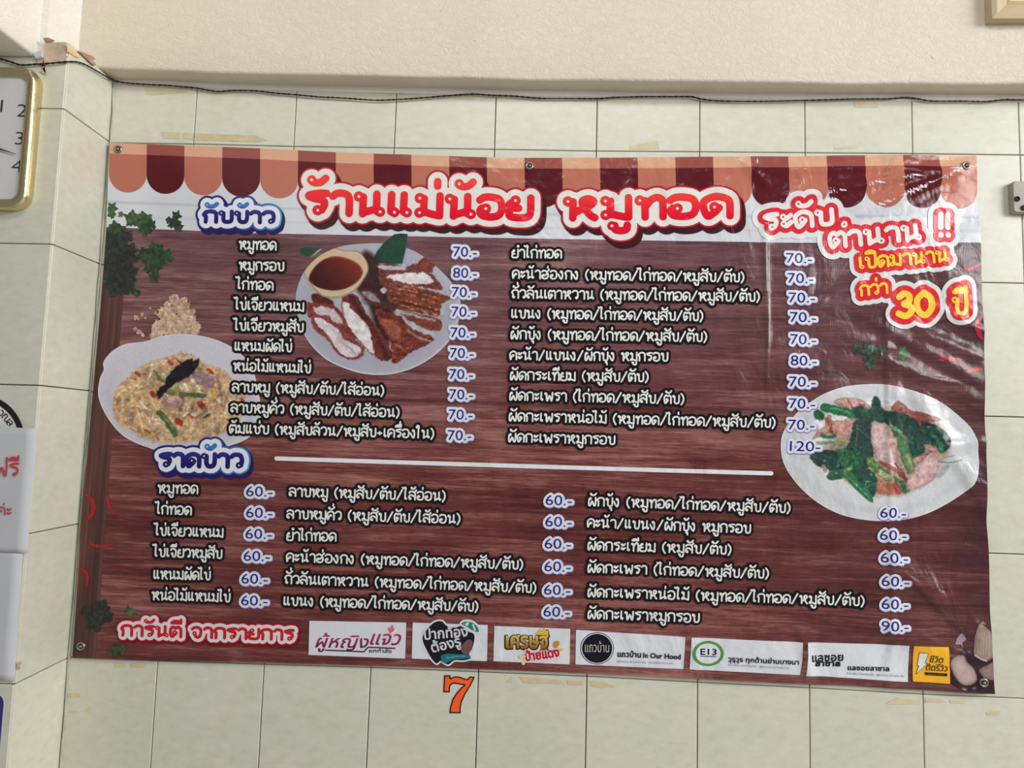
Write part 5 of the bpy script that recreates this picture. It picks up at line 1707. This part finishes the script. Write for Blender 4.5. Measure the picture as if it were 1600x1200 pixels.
o7, z7 = (670, 1040), 13.33
seven = [(318, 200), (458, 200), (452, 258), (520, 228), (600, 222), (700, 250), (785, 280), (825, 262), (850, 228), (958, 228), (930, 310), (860, 440), (760, 600), (690, 760), (665, 880), (665, 995), (425, 992),
         (440, 870), (490, 700), (580, 560), (690, 440), (735, 408), (660, 400), (590, 385), (520, 375), (462, 402), (442, 450), (438, 562), (298, 556)]
seven = np.array([(o7[0] + a / z7, o7[1] + b / z7) for a, b in seven])
X, Y = np.meshgrid(np.arange(688, 746, .6), np.arange(1051, 1118, .6))
F7 = poly_sdf(X, Y, seven)
P_, fc = field_mesh(F7, 688, 1051, .6, 0.0, 8)
c7 = W(713, 1114, YF - .0006)
st7 = tag(plain_part('number_sticker', P_, fc, YF - .0006, 'vinyl_black', loc=c7), 'orange number seven sticker with black edge on the tiles below the banner', 'sticker')
P_, fc = field_mesh(F7, 688, 1051, .6, -2.1, 8)
m7 = plain_part('orange_figure', P_, fc, YF - .0010, 'vinyl_orange', st7)
m7['label'] = 'orange face of the figure'

# ------------------------------------------------------------------ cable
cb = [(-60, 84, 'f'), (-20, 88, 'f'), (0, 92, 'f'), (18, 97, 'f'), (32, 101.5, 'f'), (55, 100.5, 'f'), (78, 99, 'f'), (97, 97.3, 'f')]
pts = [W(x, y, -D - .004) for x, y, _ in cb]


def WX(x, y, X):
    dx, dy = (x - 800) / FPX, (y - 600) / FPX
    v = RM[0] * dx + RM[1] * dy + RM[2]
    return CP + v * ((X - CP[0]) / v[0])


pts.append(W(103, 96.6, -D - .003))
for x, y in ((112, 96.5), (122, 97.3), (133, 101), (145, 107.5), (158, 115), (168, 121)): pts.append(WX(x, y, XE + .004))
for x, y in ((180, 126.5), (200, 130), (230, 132), (260, 133.5), (290, 136), (305, 137.5), (325, 141), (342, 143), (365, 141.5), (400, 142), (430, 145.5), (462, 148), (500, 151.5), (540, 153.5), (585, 156.5), (620, 155.5), (665, 152.5), (700, 149.5),
             (738, 147), (770, 149), (800, 150), (825, 152.3), (850, 153.8), (900, 154), (935, 154), (965, 152), (1010, 151), (1050, 151), (1080, 151.2), (1097, 155), (1120, 157.5), (1180, 158.5), (1230, 157.5), (1290, 156), (1340, 154.6),
             (1385, 154.5), (1412, 152.6), (1432, 154), (1455, 157.8), (1500, 158), (1540, 158.6), (1568, 155.8), (1590, 156), (1640, 157), (1720, 160), (1850, 158), (2000, 163), (2200, 162), (2500, 166)): pts.append(W(x, y, -.0125))
pts = catmull(np.array(pts), 6)
n = len(pts)
s_ = np.concatenate([[0], np.cumsum(np.linalg.norm(np.diff(pts, axis=0), axis=1))])
ph = s_ / 0.011 * math.pi
off = np.stack([np.zeros(n), np.sin(ph) * .0009, np.cos(ph) * .0009], 1)
cable = tag(empty('wall_cable', tuple(pts[n // 2])), 'thin black twisted cable strung along the top of the tiles', 'cable')
mesh('cable_strand', *tube([tuple(p) for p in pts + off], .00105, 6), M['wire'], cable, smooth=True)
mesh('cable_strand', *tube([tuple(p) for p in pts - off], .00105, 6), M['wire'], cable, smooth=True)

# ------------------------------------------------------------------ wall clock on the pillar
CD = 0.026
tr, brr = W(63, 111, -D - .004), W(53.5, 330.5, -D - .004)
ch = tr[2] - brr[2]
cx1 = (tr[0] + brr[0]) / 2
ccx, ccz = cx1 - ch / 2, (tr[2] + brr[2]) / 2
clock = tag(empty('wall_clock', (ccx, -D, brr[2])), 'rounded square wall clock with shiny brass frame and white dial on the left pillar', 'clock')


def rrect(hw, r_, n=8):
    out = []
    for cx_, cz_, a0 in ((hw - r_, hw - r_, 0), (-hw + r_, hw - r_, 90), (-hw + r_, -hw + r_, 180), (hw - r_, -hw + r_, 270)):
        for k in range(n + 1):
            an = math.radians(a0 + 90 * k / n)
            out.append((cx_ + r_ * math.cos(an), cz_ + r_ * math.sin(an)))
    return out


hw = ch / 2
prof = [(-.001, 0.000, .028), (0.0, -.010, .028), (-.002, -.018, .027), (-.006, -.0205, .025), (-.0105, -.019, .022), (-.0125, -.0165, .020), (-.0145, -.0185, .018), (-.0175, -.0165, .015), (-.019, -.012, .014)]
V, F = [], []
for ins_, y_, rr_ in prof:
    for a, b in rrect(hw + ins_, rr_): V.append((ccx + a, -D + y_, ccz + b))
nn_ = len(rrect(hw, .03))
for j in range(len(prof) - 1):
    for k in range(nn_): F.append((j * nn_ + k, j * nn_ + (k + 1) % nn_, (j + 1) * nn_ + (k + 1) % nn_, (j + 1) * nn_ + k))
mesh('clock_frame', V, F, M['brass'], clock, smooth=True)['label'] = 'shiny brass clock frame'
rr = rrect(hw - .018, .014)
mesh('dial', [(ccx + a, -D - .013, ccz + b) for a, b in rr], [tuple(range(len(rr)))[::-1]], M['dial'], clock)['label'] = 'pale clock dial'


def flat_text(s, cx_, cz_, H, Y, mat, parent, name, grow=0.0, cap=.69, wx=1.0):
    A, B = font_outline(s)
    xm, xM = A[:, 0].min(), A[:, 0].max()
    k_ = H / cap
    A2, B2 = (A - np.array(((xm + xM) / 2, cap / 2))) * k_, (B - np.array(((xm + xM) / 2, cap / 2))) * k_
    AB = np.vstack([A2, B2])
    step = H / 26
    lo, hi = AB.min(0) - .003, AB.max(0) + .003
    X, Z = np.meshgrid(np.arange(lo[0], hi[0], step), np.arange(lo[1], hi[1], step))
    F_ = seg_dist(X, Z, A2, B2)
    ins = tri_inside(X, Z, (_tri[s] - np.array(((xm + xM) / 2, cap / 2))) * k_)
    F_ = np.where(ins, -F_, F_)
    P_, fc = field_mesh(F_, lo[0], lo[1], step, grow, 8)
    return mesh(name, [(cx_ + a * wx, Y, cz_ + b) for a, b in P_], [tuple(f_) for f_ in fc], M[mat], parent)


pos = {12: (0, 1), 1: (.5, 1), 2: (1, .55), 3: (1, 0), 4: (1, -.55), 5: (.5, -1), 6: (0, -1), 7: (-.5, -1), 8: (-1, -.55), 9: (-1, 0), 10: (-1, .55), 11: (-.5, 1)}
n2, n3, n4, n1 = W(32, 181, -D - .0145), W(29, 224.5, -D - .0145), W(26, 268, -D - .0145), W(2, 165, -D - .0145)
ax_ = n3[0] - ccx
for h_, (a, b) in pos.items():
    zz = ccz + b * (n2[2] - n4[2]) / 2 / .55 if abs(b) < .9 else ccz + b * (n2[2] - n4[2]) / 2 * 1.0 / .55
    if h_ in (1, 12, 11): zz = n1[2] + (.004 if h_ == 12 else 0)
    if h_ in (5, 6, 7): zz = 2 * ccz - n1[2]
    if h_ in (1, 5): xx = n1[0]
    elif h_ in (11, 7): xx = 2 * ccx - n1[0]
    else: xx = ccx + a * ax_
    flat_text(str(h_), xx, zz, .0235, -D - .0136, 'ink', clock, 'numeral', grow=-.0004, wx=1.35)


def hand(a0, ln, wd, Y, name):
    u = Vector((math.cos(a0), 0, math.sin(a0)))
    v = Vector((-math.sin(a0), 0, math.cos(a0)))
    c = Vector((ccx, Y, ccz))
    pp = [c - u * .02 - v * wd, c + u * ln * .5 - v * wd, c + u * ln - v * wd * .15, c + u * ln + v * wd * .15, c + u * ln * .5 + v * wd, c - u * .02 + v * wd]
    V = [tuple(p) for p in pp] + [tuple(p + Vector((0, -.0006, 0))) for p in pp]
    F = [(11, 10, 9, 8, 7, 6)] + [(i, (i + 1) % 6, 6 + (i + 1) % 6, 6 + i) for i in range(6)]
    mesh(name, V, F, M['ink'], clock)


tip = W(25, 241, -D - .0155)
hand(math.atan2(tip[2] - ccz, tip[0] - ccx), math.hypot(tip[2] - ccz, tip[0] - ccx), .0022, -D - .0160, 'minute_hand')
hand(math.radians(150), .05, .0028, -D - .0150, 'hour_hand')
cyl = [(ccx + .005 * math.cos(a), -D - .0175, ccz + .005 * math.sin(a)) for a in np.linspace(0, 2 * math.pi, 16, endpoint=False)]
cyl2 = [(a, b + .004, c) for a, b, c in cyl]
mesh('hand_pin', cyl + cyl2, [tuple(range(16))[::-1]] + [(i, (i + 1) % 16, 16 + (i + 1) % 16, 16 + i) for i in range(16)], M['ink'], clock)

# ------------------------------------------------------------------ papers and stickers on the pillar
def sheet_of_paper(pxs, Y, bulge, label, w_left=.30, lift=0.0, n=14, m=18):
    """pxs: right edge of the paper in px from top to bottom (its left edge lies outside the picture)"""
    E_ = [W(x, y, Y) for x, y in pxs]
    E_ = catmull(np.array(E_), 5)
    t = np.linspace(0, 1, len(E_))
    V, F = [], []
    for j in range(m + 1):
        tj = j / m
        e = np.array([np.interp(tj, t, E_[:, k]) for k in range(3)])
        for i in range(n + 1):
            s = i / n
            yb = -bulge * math.sin(math.pi * min(1, tj)) * (s ** 3) - lift * (s ** 4) * (0.5 + 0.5 * math.sin(tj * 5)) - .0006 * math.sin(s * 9 + tj * 4) ** 2
            V.append((e[0] - w_left * (1 - s), Y + yb, e[2] + .002 * math.sin(s * 2)))
    for j in range(m):
        for i in range(n):
            a = j * (n + 1) + i
            F.append((a, a + n + 1, a + n + 2, a + 1))
    o = mesh('paper_sheet', V, F, M['paper'], smooth=True, loc=(V[-1][0] - w_left / 2, Y, V[-1][2]))
    so = o.modifiers.new('thickness', 'SOLIDIFY')
    so.thickness = .0004
    so.offset = -1
    return o


YP = -D - .0022
pp1 = tag(sheet_of_paper([(58.5, 671), (57, 712), (52, 752), (48.5, 800), (46, 833), (43.5, 866)], YP - .002, .002, ''), 'white paper notice with red handwriting taped to the left pillar', 'notice')
pp2 = tag(sheet_of_paper([(36, 862), (33, 925), (27, 1000), (22.5, 1066)], YP, .0015, ''), 'blank white paper sheet taped directly below the red handwritten notice', 'paper')


def ink_words(s, p0, p1, H, Y, parent, mat, pen, name='handwriting'):
    F_, Fi_, x0, y0 = text_field(s, p0, p1, H, pen, 3, .6)
    P_, fc = field_mesh(Fi_, x0, y0, .6, 0, 6)
    return mesh(name, Wn(P_, Y), fc, M[mat], parent)


ink_words('ฟรี', (-12, 744), (31, 745.5), 23, YP - .0052, pp1, 'red_ink', 1.5)['label'] = 'red handwritten word'
ink_words('ค่ะ', (-6, 805), (19.5, 806), 14, YP - .0052, pp1, 'red_ink', 1.0)['label'] = 'red handwritten word'

# round sticker behind the notice
rcx, rcy, rR = -37.0, 694.0, 75.5
c_ = W(rcx, rcy, -D - .0008)
R0 = W(rcx + rR, rcy, -D - .0008)[0] - c_[0]


def disc(r0, r1, Y, mat, name, parent, n=64):
    V, F = [], []
    for r_ in (r0, r1):
        for k in range(n):
            an = 2 * math.pi * k / n
            V.append((c_[0] + r_ * math.cos(an), Y, c_[2] + r_ * math.sin(an)))
    if r0 < 1e-6:
        return mesh(name, V[n:], [tuple(range(n))[::-1]], M[mat], parent, loc=(c_[0], -D, c_[2] - R0) if parent is None else None)
    for k in range(n): F.append((k, (k + 1) % n, n + (k + 1) % n, n + k))
    return mesh(name, V, F, M[mat], parent, loc=(c_[0], -D, c_[2] - R0) if parent is None else None)


rs_ = tag(disc(0, R0 * .995, -D - .0006, 'vinyl_white', 'round_sticker', None), 'round white sticker with thick black rim on the left pillar, half behind the notice', 'sticker')
disc(R0 * .885, R0, -D - .0009, 'vinyl_black', 'sticker_rim', rs_)['label'] = 'black rim'
for ch_, ang in zip('วณล', (54, 44, 34)):
    an = math.radians(ang)
    A, B = font_outline(ch_)
    H_ = .0105 / .56
    cc = np.array([(A[:, 0].min() + A[:, 0].max()) / 2, .28])
    vs = []
    step = .0007
    A2, B2 = (A - cc) * H_, (B - cc) * H_
    lo, hi = np.vstack([A2, B2]).min(0) - .002, np.vstack([A2, B2]).max(0) + .002
    Xg, Zg = np.meshgrid(np.arange(lo[0], hi[0], step), np.arange(lo[1], hi[1], step))
    Fg = seg_dist(Xg, Zg, A2, B2)
    ins = tri_inside(Xg, Zg, (_tri[ch_] - cc) * H_)
    P_, fc = field_mesh(np.where(ins, -Fg, Fg), lo[0], lo[1], step, .0002, 6)
    rot = an - math.pi / 2
    rr_ = R0 * .79
    V = [(c_[0] + rr_ * math.cos(an) + a * math.cos(rot) - b * math.sin(rot), -D - .0010, c_[2] + rr_ * math.sin(an) + a * math.sin(rot) + b * math.cos(rot)) for a, b in P_]
    mesh('sticker_letter', V, fc, M['ink'], rs_)

# blue edged sticker at the very lower left: only its rounded corner enters the picture
e0 = W(3.2, 1130, -D - .0008)
bz0, bz1, bx0, bx1 = e0[2] - .22, W(0, 1084, -D)[2], e0[0] - .22, e0[0]


def rr2(x0_, x1_, z0_, z1_, r_, n=8):
    out = []
    for cx_, cz_, a0 in ((x1_ - r_, z1_ - r_, 0), (x0_ + r_, z1_ - r_, 90), (x0_ + r_, z0_ + r_, 180), (x1_ - r_, z0_ + r_, 270)):
        for k in range(n + 1):
            an = math.radians(a0 + 90 * k / n)
            out.append((cx_ + r_ * math.cos(an), cz_ + r_ * math.sin(an)))
    return out


o_ = rr2(bx0, bx1 + .003, bz0, bz1 + .003, .018)
bs = tag(mesh('square_sticker', [(a, -D - .0006, b) for a, b in o_], [tuple(range(len(o_)))[::-1]], M['vinyl_white'], loc=(e0[0] - .1, -D, bz0)), 'navy edged square sticker low on the left pillar below the papers', 'sticker')
o_ = rr2(bx0 + .003, bx1, bz0 + .003, bz1, .016)
mesh('sticker_panel', [(a, -D - .0010, b) for a, b in o_], [tuple(range(len(o_)))[::-1]], M['vinyl_navy'], bs)['label'] = 'navy face'

# ------------------------------------------------------------------ metal bracket at the right edge
bl_, tr_ = W(1583.5, 332, -.020), W(1586, 283, -.020)
bw = .11
bx, bz0_, bz1_ = bl_[0], bl_[2], tr_[2]
brk = tag(empty('metal_bracket', (bx + bw / 2, YF, bz0_)), 'dull metal bracket with two screw holes on the tiles right of the banner', 'bracket')
o_ = rr2(bx, bx + bw, bz0_, bz1_, .005, 5)
n = len(o_)
V = [(a, YF, b) for a, b in o_] + [(a, -.0195, b) for a, b in o_] + [((a - bx - bw / 2) * .985 + bx + bw / 2, -.0215, (b - (bz0_ + bz1_) / 2) * .96 + (bz0_ + bz1_) / 2) for a, b in o_]
F = [(i, (i + 1) % n, n + (i + 1) % n, n + i) for i in range(n)] + [(n + i, n + (i + 1) % n, 2 * n + (i + 1) % n, 2 * n + i) for i in range(n)] + [tuple(range(3 * n - 1, 2 * n - 1, -1))]
mesh('bracket_body', V, F, M['bracket_grey'], brk)
for x, y in ((1589, 311), (1599, 325), (1640, 311), (1650, 325)):
    p = W(x, y, -.0217)
    V, F = [], []
    for r_, dy in ((.0052, .0004), (.0050, -.0016), (.0036, -.0020), (.0030, -.0004)):
        for k in range(16):
            an = 2 * math.pi * k / 16
            V.append((p[0] + r_ * math.cos(an), p[1] + dy, p[2] + r_ * math.sin(an)))
    for j in range(3):
        for k in range(16): F.append((j * 16 + k, j * 16 + (k + 1) % 16, (j + 1) * 16 + (k + 1) % 16, (j + 1) * 16 + k))
    F.append(tuple(48 + k for k in range(16))[::-1])
    mesh('screw', V, F, M['dark'], brk, smooth=False)

# ------------------------------------------------------------------ mitred frame on the beam, upper right
FY = -.050
FD = .018
fp = W(1541.5, 35, FY - FD)
fx, fz = fp[0] + .010, fp[2] + .008
fr = tag(empty('framed_panel', (fx + .2, FY, fz)), 'beige mitred wooden frame with cream panel fixed to the beam, upper right corner', 'frame')
fw, fh, mw = .42, .32, .030


def bar(p, q, ip, iq, Yb, Yf, Yi, name):
    """moulding bar between outer corners p,q and inner corners ip,iq"""
    V = [(p[0], Yb, p[1]), (q[0], Yb, q[1]), (q[0], Yf, q[1]), (p[0], Yf, p[1]), (iq[0], Yi, iq[1]), (ip[0], Yi, ip[1]), (iq[0], Yi + .012, iq[1]), (ip[0], Yi + .012, ip[1])]
    m1 = ((p[0] * .75 + ip[0] * .25), Yf - .003, (p[1] * .75 + ip[1] * .25))
    m2 = ((q[0] * .75 + iq[0] * .25), Yf - .003, (q[1] * .75 + iq[1] * .25))
    V += [m1, m2]
    F = [(0, 1, 2, 3), (3, 2, 9, 8), (8, 9, 4, 5), (5, 4, 6, 7), (0, 3, 8, 5, 7), (1, 6, 4, 9, 2), (0, 7, 6, 1)]
    return mesh(name, V, F, M['wood_frame'], fr)


o = [(fx, fz), (fx + fw, fz), (fx + fw, fz + fh), (fx, fz + fh)]
ii = [(fx + mw, fz + mw), (fx + fw - mw, fz + mw), (fx + fw - mw, fz + fh - mw), (fx + mw, fz + fh - mw)]
for k in range(4): bar(o[k], o[(k + 1) % 4], ii[k], ii[(k + 1) % 4], FY + .002, FY - FD, FY - FD + .004, 'frame_bar')
pv, pf = [], []
lv = [(0.001, FY - FD + .013), (.003, FY - FD + .008), (.007, FY - FD + .0045), (.014, FY - FD + .004)]
for d_, y_ in lv: pv += [(ii[0][0] + d_, y_, ii[0][1] + d_), (ii[1][0] - d_, y_, ii[1][1] + d_), (ii[2][0] - d_, y_, ii[2][1] - d_), (ii[3][0] + d_, y_, ii[3][1] - d_)]
for j in range(3):
    for k in range(4): pf.append((j * 4 + k, j * 4 + (k + 1) % 4, (j + 1) * 4 + (k + 1) % 4, (j + 1) * 4 + k))
pf.append((12, 13, 14, 15))
mesh('panel', pv, pf, M['panel_cream'], fr)['label'] = 'cream raised panel'
